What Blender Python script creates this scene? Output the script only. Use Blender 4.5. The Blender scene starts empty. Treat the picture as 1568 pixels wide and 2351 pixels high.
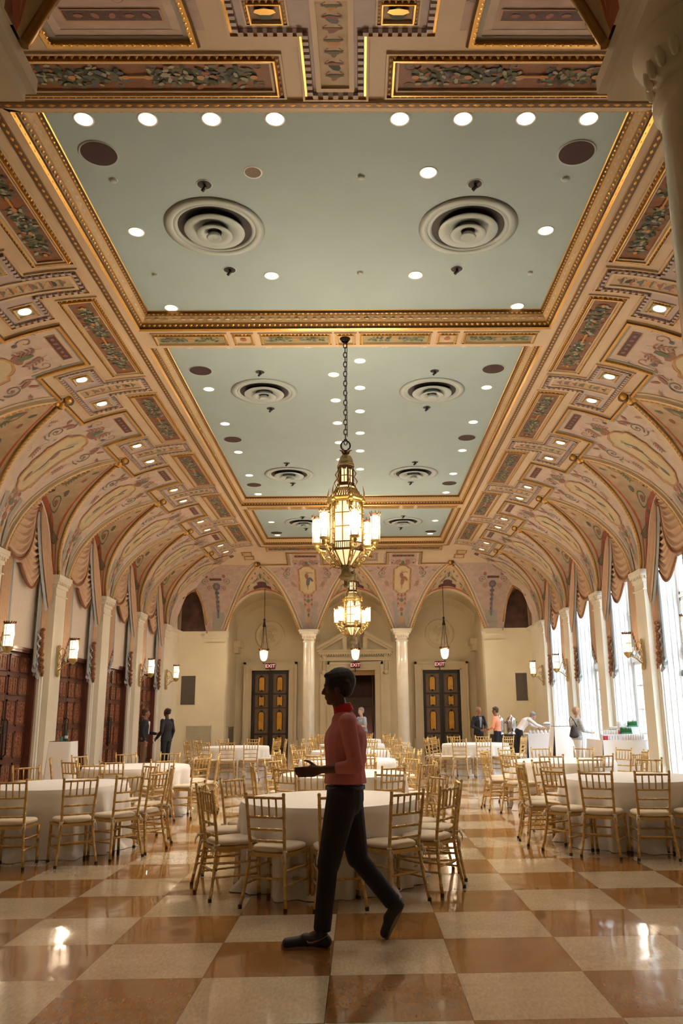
SKY, CH_P, SC_P, PD_P, DL_P, EXPO = 8.5, 44., 18., 30., 64., 1.2
import bpy, math, random
import numpy as np
from mathutils import Vector, Matrix
random.seed(7)
sc = bpy.context.scene
COL = sc.collection
PI = math.pi
sin, cos, sqrt = math.sin, math.cos, math.sqrt

# ---------------------------------------------------------------- materials
MT = {}
def mat(name, col, rough=.6, metal=0., emit=None, es=0., noise=0., nscale=6., bump=0., bscale=30., coat=0., alpha=None, trans=0., stretch=None, sheen=0., spec=None, sub=0.):
    m = bpy.data.materials.new(name); m.use_nodes = True
    nt = m.node_tree; b = nt.nodes['Principled BSDF']
    b.inputs['Base Color'].default_value = (*col, 1); b.inputs['Roughness'].default_value = rough
    b.inputs['Metallic'].default_value = metal
    if emit: b.inputs['Emission Color'].default_value = (*emit, 1); b.inputs['Emission Strength'].default_value = es
    if coat: b.inputs['Coat Weight'].default_value = coat; b.inputs['Coat Roughness'].default_value = .08
    if trans: b.inputs['Transmission Weight'].default_value = trans
    if sheen: b.inputs['Sheen Weight'].default_value = sheen
    if spec is not None: b.inputs['Specular IOR Level'].default_value = spec
    if alpha is not None: b.inputs['Alpha'].default_value = alpha
    if noise or bump:
        tc = nt.nodes.new('ShaderNodeTexCoord'); src = tc.outputs['Object']
        if stretch:
            mp = nt.nodes.new('ShaderNodeMapping'); mp.inputs['Scale'].default_value = stretch
            nt.links.new(src, mp.inputs[0]); src = mp.outputs[0]
    if noise:
        n = nt.nodes.new('ShaderNodeTexNoise'); n.inputs['Scale'].default_value = nscale; n.inputs['Detail'].default_value = 5
        nt.links.new(src, n.inputs['Vector'])
        r = nt.nodes.new('ShaderNodeValToRGB')
        r.color_ramp.elements[0].position = .3; r.color_ramp.elements[1].position = .7
        r.color_ramp.elements[0].color = (*[c * (1 - noise) for c in col], 1)
        r.color_ramp.elements[1].color = (*[min(1, c * (1 + noise)) for c in col], 1)
        nt.links.new(n.outputs[0], r.inputs[0]); nt.links.new(r.outputs[0], b.inputs['Base Color'])
    if bump:
        n2 = nt.nodes.new('ShaderNodeTexNoise'); n2.inputs['Scale'].default_value = bscale; n2.inputs['Detail'].default_value = 3
        nt.links.new(src, n2.inputs['Vector'])
        bp = nt.nodes.new('ShaderNodeBump'); bp.inputs['Strength'].default_value = bump; bp.inputs['Distance'].default_value = .02
        nt.links.new(n2.outputs[0], bp.inputs['Height']); nt.links.new(bp.outputs[0], b.inputs['Normal'])
    MT[name] = m
    return m

mat('cream', (.54, .415, .275), .55, noise=.05, nscale=2)
mat('wall', (.72, .655, .48), .6, noise=.04, nscale=1.5)
mat('wallpale', (.72, .68, .58), .55, noise=.03, nscale=2)
mat('marble', (.76, .72, .60), .22, noise=.06, nscale=3, coat=.4)
mat('reveal', (.66, .58, .40), .7, noise=.04, nscale=1.2)
mat('textile_panel', (.66, .58, .50), .9, noise=.05, nscale=25, bump=.2, bscale=120)
mat('sky_blue', (.34, .45, .47), .7, noise=.03, nscale=1.2)
mat('paint_pink', (.50, .40, .325), .65, noise=.09, nscale=5)
mat('paint_far', (.42, .31, .26), .65, noise=.12, nscale=6); mat('paint_tan', (.46, .345, .22), .65, noise=.10, nscale=6)
mat('paint_ochre', (.50, .41, .25), .65, noise=.10, nscale=4)
mat('ochre_line', (.45, .24, .08), .6)
mat('grey_band', (.30, .28, .24), .6)
mat('lavender', (.42, .35, .33), .6, noise=.05)
mat('dentil_dark', (.16, .095, .07), .6)
mat('brick_red', (.42, .12, .065), .65, noise=.10, nscale=8)
mat('plaque', (.085, .035, .035), .6, noise=.3, nscale=30)
mat('brown_panel', (.22, .085, .03), .6, noise=.16, nscale=7)
mat('green_panel', (.30, .27, .15), .6, noise=.12, nscale=7)
mat('gold', (.62, .36, .09), .32, .75)
mat('gold_dark', (.13, .065, .018), .5, .3)
mat('gold_mid', (.36, .20, .055), .4, .5); mat('gold_soft', (.60, .42, .22), .5, .1, bump=.6, bscale=60)
mat('leaf_dark', (.05, .06, .035), .7); mat('leaf_mid', (.13, .14, .085), .7); mat('leaf_pale', (.33, .33, .24), .7)
mat('leaf_blue', (.10, .12, .16), .7); mat('flower_rust', (.33, .12, .06), .7); mat('ribbon_gold', (.50, .24, .06), .6)
mat('scroll_grey', (.15, .15, .145), .7); mat('scroll_rose', (.28, .125, .09), .7); mat('scroll_green', (.12, .15, .09), .7); mat('scroll_white', (.62, .57, .48), .7)
mat('lunette_dark', (.075, .035, .022), .6, noise=.5, nscale=3)
mat('black', (.012, .011, .012), .5); mat('speaker_cloth', (.045, .02, .02), .8)
mat('diffuser', (.40, .48, .48), .45)
mat('lamp_glow', (1, .9, .75), .5, emit=(1., .80, .56), es=1.6)
mat('lamp_off', (.13, .085, .04), .5)
mat('chair_gold', (.62, .42, .16), .33, .45, noise=.14, nscale=12)
mat('rubber', (.05, .035, .02), .7)
mat('cushion', (.72, .62, .47), .85, bump=.15, bscale=60)
mat('cloth', (.87, .85, .82), .55, noise=.02, nscale=3, sheen=.2)
mat('cloth_white', (.84, .84, .86), .6)
mat('black_cloth', (.02, .02, .022), .7)
mat('chand_gold', (.42, .29, .09), .35, .8); mat('chand_bronze', (.10, .045, .02), .45, .6); mat('chand_dome', (.30, .24, .11), .4, .5)
mat('iron', (.02, .015, .012), .5, .5)
mat('glow_glass', (1, .9, .7), .3, emit=(1., .68, .34), es=.50)
mat('glow_hot', (1, .95, .85), .3, emit=(1., .80, .52), es=.8)
mat('wood_dark', (.10, .028, .014), .5, noise=.3, nscale=3, stretch=(8, 8, .6), coat=.05)
mat('wood_carved', (.20, .060, .018), .38, noise=.75, nscale=16, bump=1., bscale=22, coat=.2)
mat('door_black', (.02, .014, .01), .4); mat('door_brown', (.16, .10, .055), .5, noise=.15, nscale=10)
mat('door_gold', (.60, .31, .035), .4, .3, noise=.15, nscale=4)
mat('fabric_tan', (.56, .38, .255), .85, noise=.07, nscale=9, sheen=.2)
mat('fabric_brown', (.27, .115, .055), .9, bump=.8, bscale=60)
mat('fabric_blue', (.36, .38, .40), .7, noise=.05)
mat('window_white', (.80, .81, .80), .4); mat('facade', (.10, .12, .14), .8, noise=.5, nscale=.8)
mat('brass', (.50, .36, .14), .35, .8)
mat('hinge', (.05, .04, .04), .5)
mat('exit_red', (.13, .012, .012), .5); mat('exit_letter', (.8, .55, .5), .5, emit=(1, .45, .4), es=.5)
mat('steel', (.55, .52, .50), .18, .95)
mat('red_plastic', (.50, .03, .04), .4); mat('cup_white', (.80, .80, .82), .4); mat('teal_glass', (.08, .33, .25), .25)
mat('wheatgrass', (.03, .16, .03), .6, noise=.4, nscale=60); mat('bottle_green', (.03, .10, .06), .15)
mat('grille', (.27, .23, .17), .5, .4)
mat('skin_brown', (.085, .035, .022), .5); mat('skin_tan', (.30, .14, .09), .5); mat('skin_pale', (.52, .32, .23), .5)
mat('hair_black', (.008, .006, .006), .6); mat('hair_grey', (.25, .23, .22), .6, noise=.3, nscale=40); mat('hair_blonde', (.40, .24, .13), .6, noise=.2, nscale=40); mat('hair_brown', (.06, .03, .02), .6)
mat('pink_shirt', (.58, .20, .22), .8, noise=.06, bump=.9, bscale=7, stretch=(1, 1, .6)); mat('collar_red', (.50, .01, .02), .7)
mat('jeans_black', (.006, .0065, .011), .8, bump=.3, bscale=12); mat('belt', (.05, .06, .09), .6)
mat('shoe_black', (.012, .012, .015), .6); mat('shoe_sole', (.22, .17, .14), .6); mat('shoe_mark', (.16, .10, .07), .5)
mat('suit_dark', (.012, .012, .020), .8); mat('khaki', (.17, .11, .06), .8); mat('shirt_white', (.75, .72, .72), .7)
mat('shirt_orange', (.80, .33, .19), .7); mat('blazer_grey', (.42, .45, .46), .8, noise=.25, nscale=30); mat('trousers_white', (.80, .80, .80), .7)
mat('shirt_blue', (.30, .34, .42), .7); mat('bag_dark', (.03, .015, .015), .5)

def mat_nodes(name):
    m = bpy.data.materials.new(name); m.use_nodes = True; MT[name] = m
    return m, m.node_tree, m.node_tree.nodes['Principled BSDF']

# checkered terrazzo floor, polished and faintly wavy
TILE = .785; TX0 = -.0063; TY0 = 6.0 * .785
m, nt, b = mat_nodes('checker_floor')
def N(t, **kw):
    n = nt.nodes.new(t)
    for k, v in kw.items(): setattr(n, k, v)
    return n
def MA(op, a, bb=None):
    n = N('ShaderNodeMath', operation=op)
    for i, v in enumerate((a, bb)):
        if v is None: continue
        if isinstance(v, (int, float)): n.inputs[i].default_value = v
        else: nt.links.new(v, n.inputs[i])
    return n.outputs[0]
tc = N('ShaderNodeTexCoord'); sp = N('ShaderNodeSeparateXYZ'); nt.links.new(tc.outputs['Object'], sp.inputs[0])
fx = MA('DIVIDE', MA('SUBTRACT', sp.outputs[0], TX0), TILE); fy = MA('DIVIDE', MA('SUBTRACT', sp.outputs[1], TY0), TILE)
par = MA('MODULO', MA('ADD', MA('ADD', MA('FLOOR', fx), MA('FLOOR', fy)), 200.), 2.)
ex = MA('ABSOLUTE', MA('SUBTRACT', MA('FRACT', fx), .5)); ey = MA('ABSOLUTE', MA('SUBTRACT', MA('FRACT', fy), .5))
joint = MA('GREATER_THAN', MA('MAXIMUM', ex, ey), .4965)
nz = N('ShaderNodeTexNoise'); nz.inputs['Scale'].default_value = 55; nz.inputs['Detail'].default_value = 4
mp = N('ShaderNodeMapping'); mp.inputs['Scale'].default_value = (1, .35, 1); nt.links.new(tc.outputs['Object'], mp.inputs[0]); nt.links.new(mp.outputs[0], nz.inputs['Vector'])
nb = N('ShaderNodeTexNoise'); nb.inputs['Scale'].default_value = 3.; nt.links.new(tc.outputs['Object'], nb.inputs['Vector'])
rr = N('ShaderNodeMapRange'); rr.inputs[1].default_value = .3; rr.inputs[2].default_value = .7; rr.inputs[3].default_value = .86; rr.inputs[4].default_value = 1.12; nt.links.new(nz.outputs[0], rr.inputs[0])
r2 = N('ShaderNodeMapRange'); r2.inputs[1].default_value = .3; r2.inputs[2].default_value = .7; r2.inputs[3].default_value = .93; r2.inputs[4].default_value = 1.06; nt.links.new(nb.outputs[0], r2.inputs[0])
mx = N('ShaderNodeMix', data_type='RGBA'); mx.inputs[6].default_value = (.36, .165, .045, 1); mx.inputs[7].default_value = (.71, .575, .40, 1); nt.links.new(par, mx.inputs[0])
vm = N('ShaderNodeVectorMath', operation='SCALE'); nt.links.new(mx.outputs[2], vm.inputs[0]); nt.links.new(MA('MULTIPLY', rr.outputs[0], r2.outputs[0]), vm.inputs['Scale'])
mj = N('ShaderNodeMix', data_type='RGBA'); nt.links.new(joint, mj.inputs[0]); nt.links.new(vm.outputs[0], mj.inputs[6]); mj.inputs[7].default_value = (.12, .06, .03, 1)
nt.links.new(mj.outputs[2], b.inputs['Base Color'])
b.inputs['Roughness'].default_value = .16; b.inputs['Coat Weight'].default_value = .85; b.inputs['Coat Roughness'].default_value = .06
nw = N('ShaderNodeTexNoise'); nw.inputs['Scale'].default_value = 2.2; nw.inputs['Detail'].default_value = 1
nt.links.new(tc.outputs['Object'], nw.inputs['Vector'])
bp = N('ShaderNodeBump'); bp.inputs['Strength'].default_value = .25; bp.inputs['Distance'].default_value = .02
nt.links.new(nw.outputs[0], bp.inputs['Height']); nt.links.new(bp.outputs[0], b.inputs['Normal']); nt.links.new(bp.outputs[0], b.inputs['Coat Normal'])

# window pane and sheer: mostly clear with a gloss
m, nt, b = mat_nodes('pane')
nt.nodes.remove(b); out = nt.nodes['Material Output']
tr = nt.nodes.new('ShaderNodeBsdfTransparent'); tr.inputs[0].default_value = (.95, .97, .97, 1)
gl = nt.nodes.new('ShaderNodeBsdfGlossy'); gl.inputs['Roughness'].default_value = .05
ms = nt.nodes.new('ShaderNodeMixShader'); ms.inputs[0].default_value = .07
nt.links.new(tr.outputs[0], ms.inputs[1]); nt.links.new(gl.outputs[0], ms.inputs[2]); nt.links.new(ms.outputs[0], out.inputs[0])
m, nt, b = mat_nodes('sheer')
nt.nodes.remove(b); out = nt.nodes['Material Output']
tr = nt.nodes.new('ShaderNodeBsdfTransparent'); tl = nt.nodes.new('ShaderNodeBsdfTranslucent'); tl.inputs[0].default_value = (.85, .88, .92, 1)
df = nt.nodes.new('ShaderNodeBsdfDiffuse'); df.inputs[0].default_value = (.85, .87, .9, 1)
m1 = nt.nodes.new('ShaderNodeMixShader'); m1.inputs[0].default_value = .5; nt.links.new(tl.outputs[0], m1.inputs[1]); nt.links.new(df.outputs[0], m1.inputs[2])
m2 = nt.nodes.new('ShaderNodeMixShader'); m2.inputs[0].default_value = .6; nt.links.new(tr.outputs[0], m2.inputs[1]); nt.links.new(m1.outputs[0], m2.inputs[2]); nt.links.new(m2.outputs[0], out.inputs[0])

# ---------------------------------------------------------------- mesh builder
class MB:
    def __init__(s): s.v = []; s.f = []; s.mi = []; s.mats = []; s.sm = []
    def m(s, name):
        if name not in s.mats: s.mats.append(name)
        return s.mats.index(name)
    def add(s, vs, fs, mt, smooth=False):
        o = len(s.v); k = s.m(mt); s.v += [tuple(p) for p in vs]
        for f in fs: s.f.append(tuple(i + o for i in f)); s.mi.append(k); s.sm.append(smooth)
    def box(s, x0, x1, y0, y1, z0, z1, mt):
        s.add([(x0, y0, z0), (x1, y0, z0), (x1, y1, z0), (x0, y1, z0), (x0, y0, z1), (x1, y0, z1), (x1, y1, z1), (x0, y1, z1)],
              [(0, 3, 2, 1), (4, 5, 6, 7), (0, 1, 5, 4), (1, 2, 6, 5), (2, 3, 7, 6), (3, 0, 4, 7)], mt)
    def grid(s, fn, nu, nv, mt, smooth=True, mtf=None):
        o = len(s.v); s.v += [tuple(fn(i / nu, j / nv)) for i in range(nu + 1) for j in range(nv + 1)]
        for i in range(nu):
            for j in range(nv):
                a = o + i * (nv + 1) + j; s.f.append((a, a + nv + 1, a + nv + 2, a + 1))
                s.mi.append(s.m(mtf(i, j) if mtf else mt)); s.sm.append(smooth)
    def lathe(s, prof, mt, n=16, c=(0, 0, 0), smooth=True, mtf=None, axis=None, cap=False):
        o = len(s.v)
        for r, z in prof:
            for k in range(n):
                a = 2 * PI * k / n; p = Vector((r * cos(a), r * sin(a), z))
                if axis is not None: p = axis @ p
                s.v.append((c[0] + p[0], c[1] + p[1], c[2] + p[2]))
        for i in range(len(prof) - 1):
            for k in range(n):
                k2 = (k + 1) % n; s.f.append((o + i * n + k, o + i * n + k2, o + (i + 1) * n + k2, o + (i + 1) * n + k))
                s.mi.append(s.m(mtf(i) if mtf else mt)); s.sm.append(smooth)
        for i, fl in ((0, 1), (len(prof) - 1, 0)) if cap else ():
            if prof[i][0] > 1e-5:
                r = [o + i * n + k for k in range(n)]; s.f.append(tuple(r[::-1] if fl else r)); s.mi.append(s.m(mtf(min(i, len(prof) - 2)) if mtf else mt)); s.sm.append(False)
    def tube(s, pts, r, mt, n=6, smooth=True, closed=False, cap=True):
        P = [Vector(p) for p in pts]; L = len(P); o = len(s.v)
        rr = r if isinstance(r, (list, tuple)) else [r] * L
        up = None
        for i in range(L):
            a = P[(i - 1) % L] if (closed or i > 0) else P[i]; bb = P[(i + 1) % L] if (closed or i < L - 1) else P[i]
            t = bb - a
            if t.length < 1e-9: t = Vector((0, 0, 1))
            t.normalize()
            if up is None: up = Vector((0, 0, 1)) if abs(t.z) < .9 else Vector((1, 0, 0))
            x = up - t * up.dot(t)
            if x.length < 1e-6: x = t.orthogonal()
            x.normalize(); up = x; y = t.cross(x)
            for k in range(n):
                an = 2 * PI * k / n; q = P[i] + (x * cos(an) + y * sin(an)) * rr[i]; s.v.append(tuple(q))
        kk = s.m(mt)
        for i in range(L if closed else L - 1):
            i2 = (i + 1) % L
            for k in range(n):
                k2 = (k + 1) % n; s.f.append((o + i * n + k, o + i * n + k2, o + i2 * n + k2, o + i2 * n + k)); s.mi.append(kk); s.sm.append(smooth)
        if cap and not closed:
            s.f.append(tuple(o + k for k in range(n))[::-1]); s.mi.append(kk); s.sm.append(False)
            s.f.append(tuple(o + (L - 1) * n + k for k in range(n))); s.mi.append(kk); s.sm.append(False)
    def sphere(s, c, r, mt, nu=10, nv=7, sc3=(1, 1, 1)):
        s.lathe([(sin(PI * j / nv) * r, -cos(PI * j / nv) * r) for j in range(nv + 1)], mt, nu, c) if sc3 == (1, 1, 1) else \
            s.lathe([(sin(PI * j / nv) * r, -cos(PI * j / nv) * r) for j in range(nv + 1)], mt, nu, c, axis=Matrix.Diagonal(sc3))
    def build(s, name, parent=None, loc=None, **props):
        me = bpy.data.meshes.new(name); me.from_pydata(s.v, [], s.f)
        for k in s.mats: me.materials.append(MT[k])
        me.polygons.foreach_set('material_index', s.mi); me.polygons.foreach_set('use_smooth', s.sm); me.update()
        o = bpy.data.objects.new(name, me); COL.objects.link(o)
        if parent: o.parent = parent
        if loc: o.location = loc
        for k, v in props.items(): o[k] = v
        return o

def empty(name, loc=(0, 0, 0), rz=0., **props):
    o = bpy.data.objects.new(name, None); COL.objects.link(o); o.location = loc; o.rotation_euler = (0, 0, rz); o.empty_display_size = .1
    for k, v in props.items(): o[k] = v
    return o
def copy_tree(o, parent=None):
    c = o.copy(); COL.objects.link(c)
    if parent: c.parent = parent
    for ch in list(o.children): copy_tree(ch, c)
    return c
S = 'structure'
# ---------------------------------------------------------------- people
def V(*a): return Vector(a)
def seg(mb, p0, p1, r0, r1, wide=None, k=1., k1=None, flat0=False, flat1=False, n=14):
    p0, p1 = Vector(p0), Vector(p1); d = (p1 - p0); L = d.length or 1e-6; d.normalize()
    u = Vector(wide) if wide is not None else d.orthogonal(); u = (u - d * u.dot(d)).normalized(); w = d.cross(u); k1 = k if k1 is None else k1
    rings = []
    if not flat0: rings += [(-r0 * .98, .2, 0), (-r0 * .7, .71, 0), (-r0 * .35, .94, 0)]
    rings += [(L * t, 1, t) for t in (0, .25, .5, .75, 1)]
    if not flat1: rings += [(L + r1 * .35, .94, 1), (L + r1 * .7, .71, 1), (L + r1 * .98, .2, 1)]
    o = len(mb.v)
    for s, q, t in rings:
        r = (r0 + (r1 - r0) * t) * q; kk = k + (k1 - k) * t
        for i in range(n): a = 2 * PI * i / n; mb.v.append(tuple(p0 + d * s + u * cos(a) * r * kk + w * sin(a) * r))
    for j in range(len(rings) - 1):
        for i in range(n): i2 = (i + 1) % n; mb.f.append((o + j * n + i, o + j * n + i2, o + (j + 1) * n + i2, o + (j + 1) * n + i)); mb.mi.append(0); mb.sm.append(True)
    mb.f.append(tuple(o + i for i in range(n))[::-1]); mb.mi.append(0); mb.sm.append(True)
    mb.f.append(tuple(o + (len(rings) - 1) * n + i for i in range(n))); mb.mi.append(0); mb.sm.append(True)
def ell(mb, c, r, rot=None, n=16, m_=10):
    o = len(mb.v)
    for j in range(m_ + 1):
        for i in range(n):
            p = V(sin(PI * j / m_) * cos(2 * PI * i / n) * r[0], sin(PI * j / m_) * sin(2 * PI * i / n) * r[1], -cos(PI * j / m_) * r[2])
            if rot is not None: p = rot @ p
            mb.v.append(tuple(Vector(c) + p))
    for j in range(m_):
        for i in range(n): i2 = (i + 1) % n; mb.f.append((o + j * n + i, o + j * n + i2, o + (j + 1) * n + i2, o + (j + 1) * n + i)); mb.mi.append(0); mb.sm.append(True)
def fuse(mb, name, mt, parent, vox, it=4, fac=.5):
    mb.mats = [mt]; o = mb.build(name + '_tmp')
    m1 = o.modifiers.new('r', 'REMESH'); m1.mode = 'VOXEL'; m1.voxel_size = vox; m1.use_smooth_shade = True
    if it: m2 = o.modifiers.new('s', 'SMOOTH'); m2.factor = fac; m2.iterations = it
    bpy.context.view_layer.update(); dg = bpy.context.evaluated_depsgraph_get()
    me = bpy.data.meshes.new_from_object(o.evaluated_get(dg)); me.materials.clear(); me.materials.append(MT[mt]); me.name = name
    bpy.data.objects.remove(o); n = bpy.data.objects.new(name, me); COL.objects.link(n)
    me.polygons.foreach_set('use_smooth', [True] * len(me.polygons)); me.polygons.foreach_set('material_index', [0] * len(me.polygons))
    if parent: n.parent = parent
    return n
def hand(mb, w, d, nrm, curl, side, s=1.):
    """w wrist, d pointing direction, nrm palm normal, side +1 thumb towards nrm x d"""
    w, d, nrm = Vector(w), Vector(d).normalized(), Vector(nrm); nrm = (nrm - d * nrm.dot(d)).normalized(); t = nrm.cross(d) * side
    seg(mb, w, w + d * .045 * s, .022 * s, .026 * s, t, 1.35, 1.55); seg(mb, w + d * .04 * s, w + d * .085 * s, .019 * s, .016 * s, t, 2.2, 2.4)
    for i, (off, L) in enumerate(((.031, .92), (.011, 1.0), (-.010, .94), (-.029, .76))):
        p = w + d * .09 * s + t * off * s; dd = d.copy(); r = .0092 * s
        for j, l in enumerate((.042, .027, .022)):
            dd = (Matrix.Rotation(curl * (.8 + .3 * j) * (1 + .08 * i), 3, nrm.cross(d)) @ dd) if True else dd; q = p + dd * l * L * s; seg(mb, p, q, r, r * .92, n=8); p = q; r *= .93
    p = w + d * .025 * s + t * .028 * s; dd = (d * .75 + t * .75 + nrm * .15).normalized(); r = .0115 * s
    for l in (.040, .030, .024): q = p + dd * l * s; seg(mb, p, q, r, r * .92, n=8); p = q; r *= .92; dd = (dd * .8 + d * .35 + nrm * .15).normalized()
def head(mb, c, fwd, s=1., up=V(0, 0, 1), mouth=True):
    """skull, jaw, nose, brow, ears fused into the body; c is the centre of the skull"""
    f = Vector(fwd).normalized(); u = (Vector(up) - f * f.dot(Vector(up))).normalized(); l = u.cross(f); R = Matrix((f, l, u)).transposed()
    P = lambda x, y, z: Vector(c) + (f * x + l * y + u * z) * s
    ell(mb, P(-.012, 0, .022), (.098 * s, .076 * s, .098 * s), R); ell(mb, P(.028, 0, -.045), (.064 * s, .058 * s, .072 * s), R); ell(mb, P(.062, 0, -.092), (.026 * s, .026 * s, .022 * s), R)
    ell(mb, P(.074, 0, .030), (.020 * s, .048 * s, .014 * s), R); seg(mb, P(.082, 0, .016), P(.106, 0, -.022), .009 * s, .013 * s, n=8); ell(mb, P(.098, 0, -.026), (.013 * s, .017 * s, .009 * s), R)
    for k in (-1, 1):
        ell(mb, P(.052, k * .042, -.012), (.024 * s, .020 * s, .022 * s), R); ell(mb, P(-.004, k * .078, -.012), (.020 * s, .009 * s, .032 * s), R); ell(mb, P(.072, k * .030, .010), (.012 * s, .014 * s, .010 * s), R, 8, 6)
    ell(mb, P(.084, 0, -.056), (.014 * s, .026 * s, .006 * s), R); ell(mb, P(.082, 0, -.067), (.014 * s, .022 * s, .007 * s), R)
def hairdo(c, fwd, mt, parent, s=1., length=0., vox=.008, up=V(0, 0, 1), bald=False):
    f = Vector(fwd).normalized(); u = (Vector(up) - f * f.dot(Vector(up))).normalized(); l = u.cross(f); R = Matrix((f, l, u)).transposed()
    P = lambda x, y, z: Vector(c) + (f * x + l * y + u * z) * s
    mb = MB()
    if bald:
        for k in (-1, 1): ell(mb, P(-.03, k * .065, -.01), (.05 * s, .018 * s, .04 * s), R)
        ell(mb, P(-.085, 0, -.01), (.028 * s, .06 * s, .045 * s), R); ell(mb, P(-.06, 0, .05), (.065 * s, .075 * s, .058 * s), R)
    else:
        ell(mb, P(-.030, 0, .042), (.104 * s + min(length, .02) * .5, .088 * s + min(length, .02) * .5, .096 * s + min(length, .02) * .5), R); ell(mb, P(-.060, 0, -.012), (.058 * s, .076 * s, .065 * s), R); ell(mb, P(.03, 0, .095), (.055 * s, .058 * s, .028 * s), R)
        rnd = random.Random(5)
        for k in range(40):
            a, b = rnd.uniform(0, 2 * PI), rnd.uniform(0, 1.3); ell(mb, P(-.028 + .095 * sin(b) * cos(a), .083 * sin(b) * sin(a), .042 + .09 * cos(b)), (.016 * s,) * 3, None, 6, 5)
    if length:
        for k in (-1, 0, 1): seg(mb, P(-.06, k * .06, .02), P(-.07 + .03 * abs(k), k * .075, .02 - length), .045 * s, .02 * s)
    o = fuse(mb, 'hair', mt, parent, vox, 2); return o
def shoe(mb, heel, toe, h=.085, wd=.046, mt='shoe_black'):
    heel, toe = Vector(heel), Vector(toe); d = toe - heel
    seg(mb, heel + V(0, 0, .045), heel + d * .35 + V(0, 0, .05), .040, .043); seg(mb, heel + d * .35 + V(0, 0, .045), heel + d * .85 + V(0, 0, .032), .042, .032, d.cross(V(0, 0, 1)), 1.05, 1.3)
    seg(mb, heel + d * .1 + V(0, 0, .06), heel + d * .12 + V(0, 0, h + .01), .038, .040)
def person(name, loc, rz, J, look, label, cl, hh, vox=.010, fem=False, bald=False, extras=None):
    """J joints, cl materials: skin, top, bottom, shoes, hair; +x is forward, +y left"""
    r = empty(name, loc, rz, label=label, category='person'); s = J.get('s', 1.)
    up = J['chest'] - J['hip']; lat = V(0, 1, 0)
    neck = J['neck']; hc = J['head']
    mb = MB()
    seg(mb, J['hip'], J['hip'].lerp(J['chest'], .45), .115, .105, lat, 1.35, 1.25); seg(mb, J['hip'].lerp(J['chest'], .45), J['chest'], .105, .12, lat, 1.25, 1.45)
    seg(mb, J['chest'], J['chest'].lerp(neck, .6), .11, .07, lat, 1.5, 1.5); seg(mb, J['chest'].lerp(neck, .5), hc - V(0, 0, .05), .055, .052); head(mb, hc, look, s)
    for k in ('l', 'r'):
        sh, el, wr = J['sh' + k], J['el' + k], J['wr' + k]
        seg(mb, sh, el, .050, .040); seg(mb, el, el.lerp(wr, .3), .040, .039); seg(mb, el.lerp(wr, .3), wr, .039, .026)
        hd = J.get('hd' + k, (wr - el)); hand(mb, wr, hd, J.get('hn' + k, V(0, -1 if k == 'l' else 1, 0)), J.get('hc' + k, .35), 1 if k == 'l' else -1, s)
        hp, kn, an, to = J['hp' + k], J['kn' + k], J['an' + k], J['to' + k]
        seg(mb, hp, kn, .082, .055); seg(mb, kn, kn.lerp(an, .3), .055, .056); seg(mb, kn.lerp(an, .3), an, .056, .036); seg(mb, an, an.lerp(to, .55), .034, .024)
    fuse(mb, 'body', cl['skin'], r, vox, 3)
    # trousers
    mb = MB(); hem = J.get('hem', .95)
    seg(mb, J['hip'] + up * .12, J['hip'] - up.normalized() * .05, .118 * J.get('fat', 1)**.7, .122 * J.get('fat', 1)**.7, lat, 1.38, 1.42, flat0=True)
    for k in ('l', 'r'):
        hp, kn, an = J['hp' + k], J['kn' + k], J['an' + k]
        seg(mb, hp, kn, .098 * J.get('fat', 1), .070 * J.get('fat', 1)**.7); seg(mb, kn, kn.lerp(an, hem), .070, J.get('cuff', .056), flat1=True)
        if J.get('wrink'):
            for t in (.15, .35, .8, .92): c = kn.lerp(an, t); ell(mb, c, (.068 - .012 * t, .066 - .012 * t, .016))
    fuse(mb, 'trousers', cl['bottom'], r, vox, 3)
    # top
    mb = MB(); ht = J.get('hemtop', .0)
    ft = J.get('fat', 1.)
    b0 = J['hip'] - up.normalized() * ht
    seg(mb, b0, J['hip'].lerp(J['chest'], .45), ft * (.132 + (.012 if ht > 0 else 0)), ft * .120, lat, 1.36 / ft, 1.28 / ft, flat0=True); seg(mb, J['hip'].lerp(J['chest'], .45), J['chest'], ft * .120, ft * .134, lat, 1.28 / ft, 1.42 / ft)
    seg(mb, J['chest'], J['chest'].lerp(neck, .62), ft * .125, ft * .08, lat, 1.45 / ft, 1.55 / ft)
    for k in ('l', 'r'):
        sh, el, wr = J['sh' + k], J['el' + k], J['wr' + k]; sl = J.get('sleeve', .95)
        ell(mb, sh - V(0, 0, .01), (.070, .068, .068))
        if sl > .5: seg(mb, sh, el, .064, .054); seg(mb, el, el.lerp(wr, sl), .054, .040, flat1=True)
        else: seg(mb, sh, sh.lerp(el, .9), .064, .062, flat1=True)
    fuse(mb, J.get('topname', 'shirt'), cl['top'], r, vox, 3)
    if 'collar' in cl:
        mb = MB(); d = (hc - neck).normalized(); mb.mats = ['x']
        seg(mb, neck - d * .02, neck + d * .045, .080, .068, flat0=True, flat1=True); fuse(mb, 'collar', cl['collar'], r, vox, 2)
    if 'inner' in cl:
        mb = MB(); c = J['chest']; f = Vector((1, 0, 0)); seg(mb, c + f * .118 + V(0, 0, .10), J['hip'] + f * .125 + V(0, 0, .12), .035, .022, V(0, 1, 0), 1.6, 1.2); fuse(mb, 'shirt_front', cl['inner'], r, vox, 1)
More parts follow.
